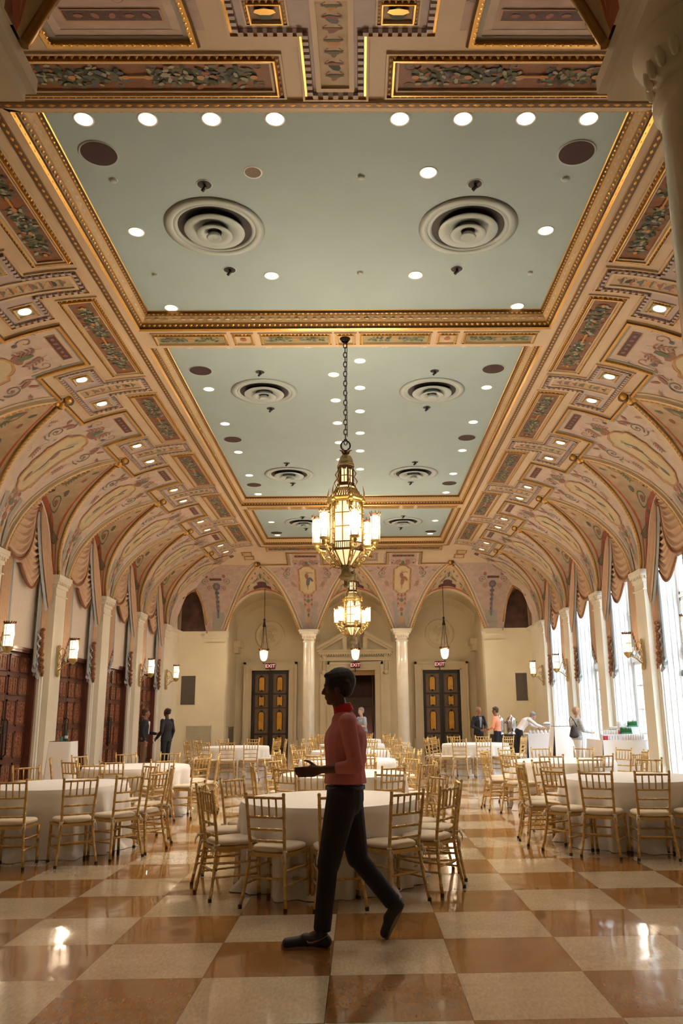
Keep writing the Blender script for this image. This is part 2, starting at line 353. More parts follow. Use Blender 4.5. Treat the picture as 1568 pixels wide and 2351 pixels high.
    for k in ('l', 'r'):
        mb = MB(); an, to = J['an' + k], J['to' + k]; hl = J.get('he' + k, an - (to - an).normalized() * .03); hl = Vector((hl[0], hl[1], min(hl[2], an[2])))
        h0 = an - V(0, 0, .055) - V(.05, 0, 0) if 'he' + k not in J else J['he' + k]
        d = (to - h0); nrm = d.cross(V(0, 1, 0)).normalized(); nrm = -nrm if nrm.z < 0 else nrm
        seg(mb, h0 + nrm * .04 + d * .08, h0 + d * .5 + nrm * .048, .046, .050, V(0, 1, 0), 1, 1.02); seg(mb, h0 + d * .45 + nrm * .04, h0 + d * .90 + nrm * .036, .048, .034, V(0, 1, 0), 1.02, 1.4)
        seg(mb, h0 + d * .18 + nrm * .06, an + V(0, 0, .035), .046, .045)
        o = fuse(mb, 'shoe', cl['shoes'], r, vox * .8, 2)
        if J.get('sole'):
            s_ = MB(); o_ = []; n = 20
            for i in range(n):
                a = 2 * PI * i / n; x = .5 + .52 * cos(a); y = sin(a) * (.042 + .008 * cos(a - .3)); o_.append(h0 + d * x + V(0, 1, 0) * y)
            s_.add([tuple(p - nrm * .002) for p in o_] + [tuple(p + nrm * .030) for p in o_], [tuple(range(n))[::-1], tuple(range(n, 2 * n))] + [(i, (i + 1) % n, n + (i + 1) % n, n + i) for i in range(n)], 'shoe_sole'); s_.build('sole', o)
    hairdo(hc, look, cl['hair'], r, s, hh, vox * .8, bald=bald)
    return r
def stand(H=1.75, lean=0., wl=None, wr=None, el=None, er=None, stance=.09, step=0.):
    k = H / 1.75; J = dict(hip=V(0, 0, .95 * k), chest=V(lean * .5, 0, 1.28 * k), neck=V(lean, 0, 1.46 * k), head=V(lean + .02, 0, 1.635 * k), s=k)
    for n, sg in (('l', 1), ('r', -1)):
        J['sh' + n] = V(lean * .9, sg * .185 * k, 1.40 * k); J['el' + n] = (el if n == 'l' else er) or V(lean * .6 - .03, sg * .24 * k, 1.12 * k); J['wr' + n] = (wl if n == 'l' else wr) or V(lean * .5 + .05, sg * .24 * k, .87 * k)
        J['hp' + n] = V(0, sg * .09 * k, .93 * k); J['kn' + n] = V(.02 + sg * step * .5, sg * stance, .50 * k); J['an' + n] = V(sg * step - .02, sg * stance, .085); J['to' + n] = V(sg * step + .17, sg * (stance + .02), .0); J['he' + n] = V(sg * step - .09, sg * stance, 0)
    return J
# the walking man in front (faces the left edge of the room; his left side is towards the camera)
def L_(xw, z, y=0.): return V(.05 - xw, y, z)
J = dict(hip=L_(.08, 1.02), chest=L_(.085, 1.38), neck=L_(.07, 1.60), head=L_(.022, 1.765), s=1.05, fat=1.22, hemtop=-.06,
         shl=L_(.10, 1.52, .19), ell=L_(.16, 1.21, .235), wrl=L_(-.10, 1.185, .18), shr=L_(.09, 1.52, -.19), elr=L_(.19, 1.24, -.24), wrr=L_(.12, 1.00, -.25),
         hpl=L_(.06, .97, .09), knl=L_(-.04, .535, .10), anl=L_(-.085, .10, .09), tol=L_(-.36, .0, .10), hel=L_(-.035, .0, .09),
         hpr=L_(.09, .97, -.09), knr=L_(.165, .55, -.10), anr=L_(.425, .235, -.09), tor=L_(.375, .0, -.10), her=L_(.50, .225, -.09),
         hdl=V(1, -.05, -.12), hnl=V(0, -1, -.2), hcl=.30, hnr=V(0, 1, 0), sole=True, sleeve=.55, wrink=True, cuff=.062, hem=.98)
for k in ('l', 'r'):
    pass
man = person('walking_person', (.05, 6.2, 0), PI, J, V(1, 0, -.12), 'person in a pink red-collared shirt and black jeans walking past the nearest table', dict(skin='skin_brown', top='pink_shirt', bottom='jeans_black', shoes='shoe_black', hair='hair_black', collar='collar_red'), .02, .0075)
mb = MB(); seg(mb, L_(.08, 1.035), L_(.08, 1.065), .150, .150, V(0, 1, 0), 1.2, 1.2, flat0=True, flat1=True); fuse(mb, 'belt', 'belt', man, .008, 1)
for ch in list(man.children):      # curved tick on the near shoe
    if ch.name.startswith('shoe'):
        mb = MB(); pts = [(L_(-.10, .062, .138)), (L_(-.135, .045, .142)), (L_(-.17, .040, .145)), (L_(-.12, .058, .143)), (L_(-.07, .085, .138)), (L_(-.03, .10, .135))]
        mb.tube([tuple(p) for p in (L_(-.185, .055, .143), L_(-.175, .045, .146), L_(-.15, .044, .147), L_(-.10, .060, .143), L_(-.04, .088, .137))], [.004, .008, .008, .005, .002], 'shoe_mark', 5); mb.build('side_mark', ch); break
# the two men by the left doors
J = stand(1.76, .02, wl=V(.36, .05, 1.06), el=V(.08, .24, 1.10)); J.update(hemtop=.10, topname='jacket')
person('standing_person', (-6.02, 23.9, 0), .15, J, V(1, 0, 0), 'person in dark jacket and khaki trousers by the farthest carved doors, gesturing', dict(skin='skin_tan', top='suit_dark', bottom='khaki', shoes='shoe_black', hair='hair_brown', inner='shirt_white'), 0)
J = stand(1.78, .0, wr=V(.05, .27, .98), el=V(-.05, .27, 1.12), wl=V(.16, .26, .92)); J.update(hemtop=.12, topname='jacket')
J['wrr'] = V(.05, -.25, .90)
m2 = person('standing_person', (-5.42, 24.1, 0), PI - .5, J, V(1, .1, 0), 'person in a dark suit holding a white cup near the left far corner', dict(skin='skin_brown', top='suit_dark', bottom='suit_dark', shoes='shoe_black', hair='hair_black'), 0, bald=True)
mb = MB(); mb.lathe([(.028, 0), (.038, .10), (.034, .10), (.02, .01)], 'cup_white', 12, (.22, .26, .82)); mb.build('paper_cup', label='white cup held low by the person in the dark suit on the left', category='cup').matrix_world = Matrix.Translation((-5.42, 24.1, 0)) @ Matrix.Rotation(PI - .5, 4, 'Z')
# person in the far doorway
J = stand(1.74, .08, wl=V(.28, .12, 1.15), el=V(.10, .27, 1.13)); J.update(sleeve=.3)
person('standing_person', (.28, 26.0 + 2.2, 0), PI + .6, J, V(1, 0, -.1), 'grey-haired person in a blue-grey short-sleeved shirt in line with the dark middle doorway', dict(skin='skin_pale', top='shirt_blue', bottom='khaki', shoes='shoe_black', hair='hair_grey'), 0)
# group at the coffee urns
J = stand(1.72, .03, wl=V(.24, .10, .98), el=V(.02, .28, 1.08), wr=V(.26, -.08, .96), er=V(.02, -.28, 1.08)); J.update(hemtop=.12, topname='jacket')
person('standing_person', (4.20, 28.2, 0), -PI / 2 + .45, J, V(1, 0, -.15), 'person in a black suit and pale shirt with lanyard left of the orange shirt', dict(skin='skin_tan', top='suit_dark', bottom='suit_dark', shoes='shoe_black', hair='hair_grey', inner='shirt_blue'), 0, bald=True)
J = stand(1.70, .03, wl=V(.26, .10, 1.0), el=V(.06, .26, 1.06)); J.update(sleeve=.9)
person('standing_person', (4.74, 27.6, 0), PI - .5, J, V(1, .2, -.1), 'person in a bright orange shirt seen from behind at the coffee urns', dict(skin='skin_tan', top='shirt_orange', bottom='suit_dark', shoes='shoe_black', hair='hair_brown'), 0)
J = dict(s=1., hip=V(0, 0, .95), chest=V(.22, 0, 1.22), neck=V(.36, 0, 1.34), head=V(.50, 0, 1.40), shl=V(.30, .18, 1.30), shr=V(.30, -.18, 1.30), ell=V(.50, .22, 1.10), elr=V(.52, -.22, 1.12), wrl=V(.70, .14, 1.02), wrr=V(.74, -.14, 1.05))
B_ = stand(1.74)
for k in ('hpl', 'hpr', 'knl', 'knr', 'anl', 'anr', 'tol', 'tor', 'hel', 'her'): J[k] = B_[k]
person('bending_person', (5.42, 27.35, 0), .12, J, V(1, 0, -.5), 'person in a white shirt and black trousers bending over the white-draped buffet', dict(skin='skin_pale', top='shirt_white', bottom='suit_dark', shoes='shoe_black', hair='hair_grey'), 0)
# woman by the windows
J = stand(1.64, .02, wl=V(.12, .10, 1.30), el=V(.10, .24, 1.08), wr=V(.34, -.10, 1.0), er=V(.08, -.24, 1.05), step=.12); J.update(hemtop=.08, topname='blazer', hdl=V(.1, -.1, 1), cuff=.065)
w = person('standing_person', (6.02, 22.35, 0), .2, J, V(1, .05, -.1), 'person in a grey blazer and white trousers with a dark bag by the right windows', dict(skin='skin_pale', top='blazer_grey', bottom='trousers_white', shoes='shoe_black', hair='hair_blonde', inner='shirt_white'), .09)
r = empty('handbag', (5.86, 22.02, .92), .3, label='dark brown shoulder bag hanging behind the person in the grey blazer', category='bag'); mb = MB()
seg(mb, (0, 0, .0), (0, 0, .22), .07, .05, V(1, 0, 0), 2.1, 1.6); fuse(mb, 'pouch', 'bag_dark', r, .01, 1); mb = MB(); mb.tube([(-.10, 0, .22), (-.08, .06, .40), (0, .12, .50), (.06, .06, .38), (.10, 0, .22)], .012, 'bag_dark', 6); mb.build('strap', r)
# ---------------------------------------------------------------- room geometry
X0, QA, ZL, ZS, ZB = 3.39, 3.76, 7.70, 4.93, 7.97     # lip of the flat ceiling, cove run, lip height, springing, blue panels
YN, YF = 7.19, 29.45                                  # near and far lips
XW = 7.30                                             # side walls
BAY, YC0 = 3.70, 14.22
BAYS = [YC0 + BAY * k for k in (-2, -1, 0, 1, 2, 3, 4)]   # 6.82 ... 29.02
PIL = [YC0 + BAY * (k + .5) for k in (-3, -2, -1, 0, 1, 2, 3, 4)]
XB = 3.83                                             # arcade bay
PE = 2.1
def cove_z(q): q = min(max(q, 0.), QA); return ZS + (ZL - ZS) * max(0., 1 - (q / QA) ** PE) ** (1 / PE)
_q = [QA * sin(PI / 2 * i / 600) for i in range(601)]
_a = [0.]
for i in range(600): _a.append(_a[-1] + math.hypot(_q[i + 1] - _q[i], cove_z(_q[i + 1]) - cove_z(_q[i])))
SM = _a[-1]
def S2Q(s): return float(np.interp(s, _a, _q))
def Q2S(q): return float(np.interp(q, _q, _a))
def cove(s):
    """run, height and inward normal at arc length s (negative s is the flat ceiling)"""
    if s <= 0: return s, ZL, 0., -1.
    q = S2Q(s); e = .01; s1, s2 = max(0, s - e), min(SM, s + e)
    dq = S2Q(s2) - S2Q(s1); dz = cove_z(S2Q(s2)) - cove_z(S2Q(s1)); l = math.hypot(dq, dz) or 1
    return q, cove_z(q), dz / l, -dq / l
def sideM(sg):
    def M(s, t, n=0.):
        q, z, nq, nz = cove(s); return (sg * (X0 + q + nq * n), t, z + nz * n)
    return M
def endM(y0, d):
    def M(s, t, n=0.):
        q, z, nq, nz = cove(s); return (t, y0 + d * (q + nq * n), z + nz * n)
    return M
def flatM(z=ZL):
    return lambda s, t, n=0.: (s, t, z - n)

def rib_s(dy): return 2.02 + (SM - 2.02) * min(1., abs(dy) / 1.5) ** 1.25

# relief along a path on any mapped surface
def offs(path, closed):
    P = [Vector(p) for p in path]; L = len(P); out = []
    if closed:
        A = sum(P[i].x * P[(i + 1) % L].y - P[(i + 1) % L].x * P[i].y for i in range(L)); sg = 1 if A > 0 else -1
    else: sg = 1
    def nr(a, b):
        d = (b - a).normalized(); return Vector((-d.y, d.x)) * sg
    for i in range(L):
        if closed: n1, n2 = nr(P[i - 1], P[i]), nr(P[i], P[(i + 1) % L])
        else:
            n1 = nr(P[max(i - 1, 0)], P[max(i, 1)]); n2 = nr(P[min(i, L - 2)], P[min(i + 1, L - 1)])
        d = 1 + n1.dot(n2); out.append((n1 + n2) / max(d, .3))
    return P, out
def strip(mb, M, path, closed, prof, mts, sub=.3, flip=1):
    P, O = offs(path, closed); L = len(P); pts = []
    for i in range(L if closed else L - 1):
        a, b = P[i], P[(i + 1) % L]; oa, ob = O[i], O[(i + 1) % L]; n = max(1, int((b - a).length / sub + .5))
        d = (b - a).normalized(); nn = Vector((-d.y, d.x)); nn = nn if nn.dot(oa) > 0 else -nn
        for k in range(n):
            pts.append((a.lerp(b, k / n), oa if k == 0 else nn))
    if not closed: pts.append((P[-1], O[-1]))
    o = len(mb.v); K = len(prof)
    for p, w in pts:
        for of, h in prof:
            q = p + w * of * flip; mb.v.append(tuple(M(q.x, q.y, h)))
    T = len(pts)
    for i in range(T if closed else T - 1):
        j = (i + 1) % T
        for k in range(K - 1):
            mb.f.append((o + i * K + k, o + j * K + k, o + j * K + k + 1, o + i * K + k + 1)); mb.mi.append(mb.m(mts[k])); mb.sm.append(False)
def beads(mb, M, path, closed, off, h, step, sz, mt, kind='egg', flip=1):
    P, O = offs(path, closed); L = len(P); mk = mb.m(mt)
    for i in range(L if closed else L - 1):
        a = P[i] + O[i] * off * flip; b = P[(i + 1) % L] + O[(i + 1) % L] * off * flip
        d = b - a; ln = d.length; n = int(ln / step)
        if n < 1: continue
        d.normalize(); w = Vector((-d.y, d.x))
        for k in range(n):
            c = a + d * ((k + .5) * ln / n); la, lb, lh = sz
            p0 = Vector(M(c.x, c.y, h)); e1 = (Vector(M(c.x + d.x * .02, c.y + d.y * .02, h)) - p0).normalized() * la
            e2 = (Vector(M(c.x + w.x * .02, c.y + w.y * .02, h)) - p0).normalized() * lb
            e3 = (Vector(M(c.x, c.y, h + .02)) - p0).normalized() * lh; o = len(mb.v)
            if kind == 'egg':
                for q in (p0 + e1, p0 + e2, p0 - e1, p0 - e2, p0 + e3): mb.v.append(tuple(q))
                for f in ((0, 1, 4), (1, 2, 4), (2, 3, 4), (3, 0, 4)): mb.f.append(tuple(o + x for x in f)); mb.mi.append(mk); mb.sm.append(True)
            else:
                for q in (p0 + e1 + e2, p0 - e1 + e2, p0 - e1 - e2, p0 + e1 - e2): mb.v.append(tuple(q)); mb.v.append(tuple(q + e3))
                for f in ((1, 3, 5, 7), (0, 1, 3, 2), (2, 3, 5, 4), (4, 5, 7, 6), (6, 7, 1, 0)): mb.f.append(tuple(o + x for x in f)); mb.mi.append(mk); mb.sm.append(False)
def patch(mb, M, s0, s1, t0, t1, n, mt, ns=None, ntt=None):
    ns = ns or max(1, int(abs(s1 - s0) / .25 + .6)); ntt = ntt or 1
    mb.grid(lambda u, v: M(s0 + (s1 - s0) * u, t0 + (t1 - t0) * v, n), ns, ntt, mt, smooth=False)
def rect(s0, s1, t0, t1): return [(s0, t0), (s1, t0), (s1, t1), (s0, t1)]
def ribbon(mb, M, pts, w, mt, n=.012, w1=None):
    o = len(mb.v); L = len(pts)
    for i in range(L):
        a = Vector(pts[max(i - 1, 0)]); b = Vector(pts[min(i + 1, L - 1)]); d = b - a
        d = d.normalized() if d.length > 1e-9 else Vector((1, 0)); ww = w + ((w1 if w1 is not None else w) - w) * i / max(1, L - 1)
        nn = Vector((-d.y, d.x)) * ww / 2; p = Vector(pts[i])
        mb.v.append(tuple(M(p.x + nn.x, p.y + nn.y, n))); mb.v.append(tuple(M(p.x - nn.x, p.y - nn.y, n)))
    k = mb.m(mt)
    for i in range(L - 1): mb.f.append((o + 2 * i, o + 2 * i + 1, o + 2 * i + 3, o + 2 * i + 2)); mb.mi.append(k); mb.sm.append(False)
def blob(mb, M, s, t, rs, rt, mt, n=.014, ang=0., k=7):
    o = len(mb.v)
    for i in range(k):
        a = 2 * PI * i / k; x, y = rs * cos(a), rt * sin(a); mb.v.append(tuple(M(s + x * cos(ang) - y * sin(ang), t + x * sin(ang) + y * cos(ang), n)))
    mb.f.append(tuple(range(o, o + k))); mb.mi.append(mb.m(mt)); mb.sm.append(False)
def spiral(c, r, turns, a0, sg=1, n=26):
    return [(c[0] + r * (1 - .82 * i / n) * cos(a0 + sg * turns * 2 * PI * i / n), c[1] + r * (1 - .82 * i / n) * sin(a0 + sg * turns * 2 * PI * i / n)) for i in range(n + 1)]
def scroll(mb, M, c, r, a0, sg, mt, w=.03, n=.012):
    ribbon(mb, M, spiral(c, r, 1.5, a0, sg), w, mt, n, w * .4)
    blob(mb, M, c[0], c[1], r * .2, r * .2, 'scroll_rose', n + .003)
def sprig(mb, M, p, a, ln, mt, rnd, n=.012):
    d = Vector((cos(a), sin(a))); w = Vector((-d.y, d.x)); cv = rnd.uniform(-.3, .3)
    pts = [tuple(Vector(p) + d * ln * k / 6 + w * cv * ln * (k / 6) ** 2) for k in range(7)]
    ribbon(mb, M, pts, .012, mt, n)
    for k in (2, 3, 4, 5, 6):
        for sgn in (-1, 1):
            q = Vector(pts[k]) + w * sgn * ln * .12; blob(mb, M, q.x, q.y, ln * .13, ln * .045, mt, n + .002, a + sgn * .8, 5)

EGGDART = [('gold_dark'), ('gold')]
def cornice(mb, M, path, closed, w=.07, h=.05, step=.075, flip=1, tone='gold', bead='gold'):
    """gilded moulding: cream fillet, dark hollow with gold eggs, gold inner bead"""
    strip(mb, M, path, closed, [(-w * .35, 0), (-w * .3, h * .5), (0, h * .5), (0, h * .15), (w * .55, h * .15), (w * .6, h), (w * .85, h), (w, h * .3), (w, 0)],
          ['cream', 'cream', 'gold_dark', 'gold_dark', tone, tone, 'cream', 'cream'], flip=flip)
    beads(mb, M, path, closed, w * .28, h * .15, step, (step * .36, w * .22, h * .8), bead, 'egg', flip)
def dentils(mb, M, path, closed, w=.09, h=.05, step=.085, flip=1):
    strip(mb, M, path, closed, [(-w * .3, 0), (-w * .25, h * .6), (0, h * .6), (0, h * .2), (w * .25, h * .2), (w, h * .2), (w, 0)],
          ['cream', 'cream', 'gold', 'gold', 'dentil_dark', 'lavender'], flip=flip)
    beads(mb, M, path, closed, w * .62, h * .2, step, (step * .3, w * .3, h * .75), 'lavender', 'box', flip)

def garland(mb, M, s0, s1, t0, t1, seed, fill='brown_panel', n0=.01):
    """long panel in a gilded frame with two bundles of painted foliage, running along t (or along s when that is longer)"""
    rnd = random.Random(seed); cornice(mb, M, rect(s0, s1, t0, t1), True, .075, .05)
    a0, a1, b0, b1 = s0 + .085, s1 - .085, t0 + .085, t1 - .085
    if s0 > s1: a0, a1 = s0 - .085, s1 + .085
    patch(mb, M, s0, s1, t0, t1, n0, fill, ntt=4)
    strip(mb, M, rect(a0, a1, b0, b1), True, [(0, n0), (0, .03), (.022, .03), (.022, n0)], ['cream'] * 3)
    lon = abs(t1 - t0) > abs(s1 - s0)
    def MM(u, v, n=0.):   # u along, v across, both -1..1
        return M((a0 + a1) / 2 + (a1 - a0) / 2 * (v if lon else u), (b0 + b1) / 2 + (b1 - b0) / 2 * (u if lon else v), n)
    asp = abs(b1 - b0) / abs(a1 - a0) if lon else abs(a1 - a0) / abs(b1 - b0)
    hv, hu = (abs(a1 - a0) / 2, abs(b1 - b0) / 2) if lon else (abs(b1 - b0) / 2, abs(a1 - a0) / 2)
    for sgn in (-1, 1):
        for k in range(9):
            u = hu * (.12 + .70 * (k + .5) / 9); e = sqrt(max(0., 1 - ((u / hu - .47) / .40) ** 2)); o = len(mb.v); rr_ = .115 * (.45 + .55 * e) * min(1, hv / .2)
            for i in range(9): a = 2 * PI * i / 9; mb.v.append(tuple(MM(sgn * (u + hu * .06 * cos(a)) / hu, rr_ * sin(a) * (1 + .15 * (i % 2)) / hv, n0 + .0025)))
            mb.f.append(tuple(range(o, o + 9))); mb.mi.append(mb.m('leaf_dark' if k % 2 else 'leaf_mid')); mb.sm.append(False)
        for k in range(150):
            u = hu * .47 + rnd.uniform(-.40, .40) * hu; e = sqrt(max(0., 1 - ((u / hu - .47) / .43) ** 2)); v = rnd.gauss(0, .52) * .14 * (.35 + .65 * e); v = max(-.15, min(.15, v)) * min(1, hv / .2)
            r = rnd.uniform(.022, .05) * min(1, hv / .16); dk = 1 if v * sgn < -.02 else 0
            mt = rnd.choice(['leaf_dark', 'leaf_dark', 'leaf_mid', 'leaf_mid', 'leaf_mid', 'leaf_pale', 'leaf_blue', 'leaf_pale', 'flower_rust', 'leaf_dark' if dk else 'leaf_pale'])
            an = rnd.uniform(0, PI); o = len(mb.v); nn = n0 + .003 + rnd.random() * .014
            for i in range(5):
                a = 2 * PI * i / 5; x, y = r * cos(a), r * .55 * sin(a); mb.v.append(tuple(MM((sgn * u + x * cos(an) - y * sin(an)) / hu, (v + x * sin(an) + y * cos(an)) / hv, nn)))
            mb.f.append(tuple(range(o, o + 5))); mb.mi.append(mb.m(mt)); mb.sm.append(False)
        for v in (-.62, .62):
            for u in (.14, .9):
                pts = spiral((0, 0), .22, 1.2, sgn, sgn); ribbon(mb, lambda a, b, n=0.: MM(sgn * u + a / asp * 1.4, v + b * 1.2, n), pts, .05, 'scroll_grey', n0 + .004)
        for u in (.08, .47, .86): blob(mb, MM, sgn * u, 0, .10 / asp * 1.8, .14, 'ribbon_gold', n0 + .02)
    ribbon(mb, MM, [(-.12, 0), (.12, 0)], .14, 'ribbon_gold', n0 + .018)

def light_square(mb, M, s, t, h=.17):
    cornice(mb, M, rect(s - h, s + h, t - h, t + h), True, .055, .04, .05)
    patch(mb, M, s - h, s + h, t - h, t + h, .012, 'sky_blue', 2)
def cross_coffer(mb, M, t, lights=True, seed=1, stem=.36):
    rnd = random.Random(seed); h = .31; k = .93
    poly = [(stem, t - h), (1.10, t - h), (1.10, t - k), (1.78, t - k), (1.78, t + k), (1.10, t + k), (1.10, t + h), (stem, t + h)]
    patch(mb, M, stem, 1.10, t - h, t + h, .006, 'lavender'); patch(mb, M, 1.10, 1.78, t - k, t + k, .006, 'lavender')
    dentils(mb, M, poly, True)
    s0, s1 = stem + .11, 1.67
    strip(mb, M, rect(s0, s1, t - .19, t + .19), True, [(0, 0), (0, .03), (.05, .03), (.05, .01)], ['cream'] * 3)
    patch(mb, M, s0 + .04, s1 - .04, t - .15, t + .15, .01, 'paint_tan')
    for i in range(7):
        s = s0 + .1 + (s1 - s0 - .2) * (i + .5) / 7; mt = rnd.choice(['leaf_mid', 'scroll_rose', 'leaf_dark', 'ribbon_gold', 'scroll_grey'])
        blob(mb, M, s, t, .05, .03 + .05 * (i % 2), mt, .014, rnd.random()); blob(mb, M, s + .03, t, .02, .10, rnd.choice(['leaf_mid', 'scroll_rose']), .015)
        for sg in (-1, 1): ribbon(mb, M, [(s, t + sg * .03), (s + .05, t + sg * .09), (s + .09, t + sg * .05)], .014, 'scroll_rose', .014)
    for sg in (-1, 1):
        if lights: light_square(mb, M, 1.43, t + sg * .58)
        else:
            cornice(mb, M, rect(1.25, 1.61, t + sg * .58 - .18, t + sg * .58 + .18), True, .055, .04, .05)
            patch(mb, M, 1.25, 1.61, t + sg * .58 - .18, t + sg * .58 + .18, .012, 'gold_dark', 2); blob(mb, M, 1.43, t + sg * .58, .1, .08, 'leaf_dark', .03); blob(mb, M, 1.46, t + sg * .58, .05, .1, 'gold', .032)
def spandrel(mb, M, t, seed=1, figures=False, half=1.85, edge=.70):
    """painted field over a capital: plaque, cartouche, scrolls and hanging ornament"""
    rnd = random.Random(seed); A = 'scroll_grey'
    patch(mb, M, 1.30, 1.45, t - .42, t + .42, .012, 'plaque', 1)
    strip(mb, M, rect(1.285, 1.465, t - .435, t + .435), True, [(0, .013), (.014, .015)], ['ochre_line'])
    for k in range(5): blob(mb, M, 1.375, t - .3 + .15 * k, .03, .045, 'scroll_rose', .016, k)
    for sg in (-1, 1):
        sprig(mb, M, (1.62, t + sg * .12), .3 * sg + .1, .45, 'scroll_rose', rnd); blob(mb, M, 1.95, t + sg * .42, .05, .04, 'leaf_blue', .014)
        ribbon(mb, M, spiral((1.78, t + sg * .42), .14, 1, 0, sg), .016, 'scroll_rose'); sprig(mb, M, (1.55, t + sg * .55), 1.2 * sg, .2, A, rnd)
    blob(mb, M, 1.95, t, .16, .07, 'scroll_green', .014); blob(mb, M, 2.08, t, .09, .16, 'scroll_rose', .013)
    # cartouche
    b0, b1 = (2.18, 3.95) if not figures else (2.15, 3.70)
    def wid(s):
        u = (s - b0) / (b1 - b0)
        w = .44 - .16 * u if not figures else .31
        e = min(1, u / .13) if u < .5 else min(1, (1 - u) / .10)
        notch = .70 if (u < .13 or u > .90) else 1
        return w * sqrt(max(0., 1 - (1 - e) ** 2)) * notch if notch < 1 else w
    n = 44; ss = [b0 + (b1 - b0) * i / n for i in range(n + 1)]
    o = len(mb.v)
    for s in ss:
        w = wid(s)
        for k in (-1, 1): mb.v.append(tuple(M(s, t + k * w, .013)))
    kk = mb.m('paint_ochre')
    for i in range(n): mb.f.append((o + 2 * i, o + 2 * i + 1, o + 2 * i + 3, o + 2 * i + 2)); mb.mi.append(kk); mb.sm.append(False)
    for k in (-1, 1): ribbon(mb, M, [(s, t + k * wid(s)) for s in ss], .04, 'ochre_line', .02); ribbon(mb, M, [(s, t + k * (wid(s) + .035)) for s in ss], .03, 'scroll_rose', .017)
    for k in (-1, 1):
        for u in (.4, .62): blob(mb, M, b0 + (b1 - b0) * u, t + k * (wid(b0 + (b1 - b0) * u) + .03), .06, .06, 'ochre_line', .022)
    if figures:
        c = 'scroll_rose' if seed % 2 else 'leaf_blue'
        blob(mb, M, 2.55, t, .06, .05, 'ochre_line', .016); blob(mb, M, 2.78, t - .02, .19, .08, 'scroll_rose', .016, .1); blob(mb, M, 3.08, t + .02, .24, .08, c, .018, -.1)
        blob(mb, M, 3.34, t, .16, .035, 'ochre_line', .016); blob(mb, M, 2.95, t + .15, .15, .06, 'flower_rust' if seed % 2 else 'leaf_blue', .015, .5); ribbon(mb, M, [(2.62, t), (2.55, t + .14), (2.6, t + .22)], .04, 'scroll_rose', .016)
    else:
        for k in range(4):
            s = 2.55 + .36 * k + rnd.uniform(-.05, .05); blob(mb, M, s, t + rnd.uniform(-.1, .1), .15, .05, rnd.choice(['scroll_rose', 'scroll_grey', 'leaf_pale']), .016, rnd.uniform(-.6, .6))
        ribbon(mb, M, [(2.5, t + .1), (2.8, t - .06), (3.2, t + .04), (3.6, t - .04)], .05, 'scroll_grey', .015, .01)
    # scrolls and beasts to either side
    for sg in (-1, 1):
        c = 2.45 if not figures else 2.55
        scroll(mb, M, (c + .08, t + sg * .80), .17, 0, sg, A, .035); ribbon(mb, M, [(c + .3, t + sg * .92), (c + .34, t + sg * .80), (c + .3, t + sg * .66)], .045, A, .012, .01)
        blob(mb, M, c - .18, t + sg * .80, .14, .05, 'scroll_rose', .013, sg * .5); blob(mb, M, c - .26, t + sg * .96, .10, .035, 'scroll_rose', .014, -sg * .6)
        ribbon(mb, M, [(c - .1, t + sg * .72), (c - .25, t + sg * .66), (c - .34, t + sg * .74)], .03, 'scroll_rose'); sprig(mb, M, (c - .12, t + sg * 1.15), sg * 1.0, .22, 'scroll_rose', rnd)
        sprig(mb, M, (c + .45, t + sg * .66), -.2 * sg, .35, 'scroll_rose', rnd)
    for k in range(34):
        s = rnd.uniform(1.6, 4.3); d = rnd.uniform(.1, 1.5) * rnd.choice((-1, 1)); lim = 1.85 - (1.5 * ((s - 2.02) / (SM - 2.02)) ** .8 if s > 2.02 else 1.2) - .2
        if abs(d) > lim or (b0 - .1 < s < b1 + .1 and abs(d) < .52) or abs(d) < .1: continue
        q = [(s + .05 * cos(j * 1.1) * (1 + j * .12), t + d + .04 * sin(j * 1.1) * (1 + j * .12)) for j in range(5)]; ribbon(mb, M, q, .011, rnd.choice(['scroll_rose', 'scroll_grey', 'scroll_rose', 'scroll_green', 'ochre_line']), .011, .004)
        if k % 3 == 0: blob(mb, M, s, t + d, .028, .02, rnd.choice(['scroll_rose', 'leaf_blue', 'scroll_green']), .012, rnd.random() * 3, 6)
    # foot ornament
    f0 = b1 + .05
    for k in range(6):
        s = f0 + (SM - .25 - f0) * k / 6; blob(mb, M, s + .05, t, .09, .05 + .03 * (k % 2), ['scroll_rose', 'scroll_green', 'ochre_line'][k % 3], .014)
        if k < 3:
            for sg in (-1, 1): blob(mb, M, s, t + sg * .14, .05, .05, 'scroll_rose', .013); ribbon(mb, M, spiral((s + .08, t + sg * .12), .07, 1, 0, sg, 12), .016, 'scroll_rose')
    for sg in (-1, 1): ribbon(mb, M, [(SM - 1.15, t + sg * .33), (SM - .7, t + sg * .23), (SM - .02, t + sg * .22)], .16, 'grey_band', .006)

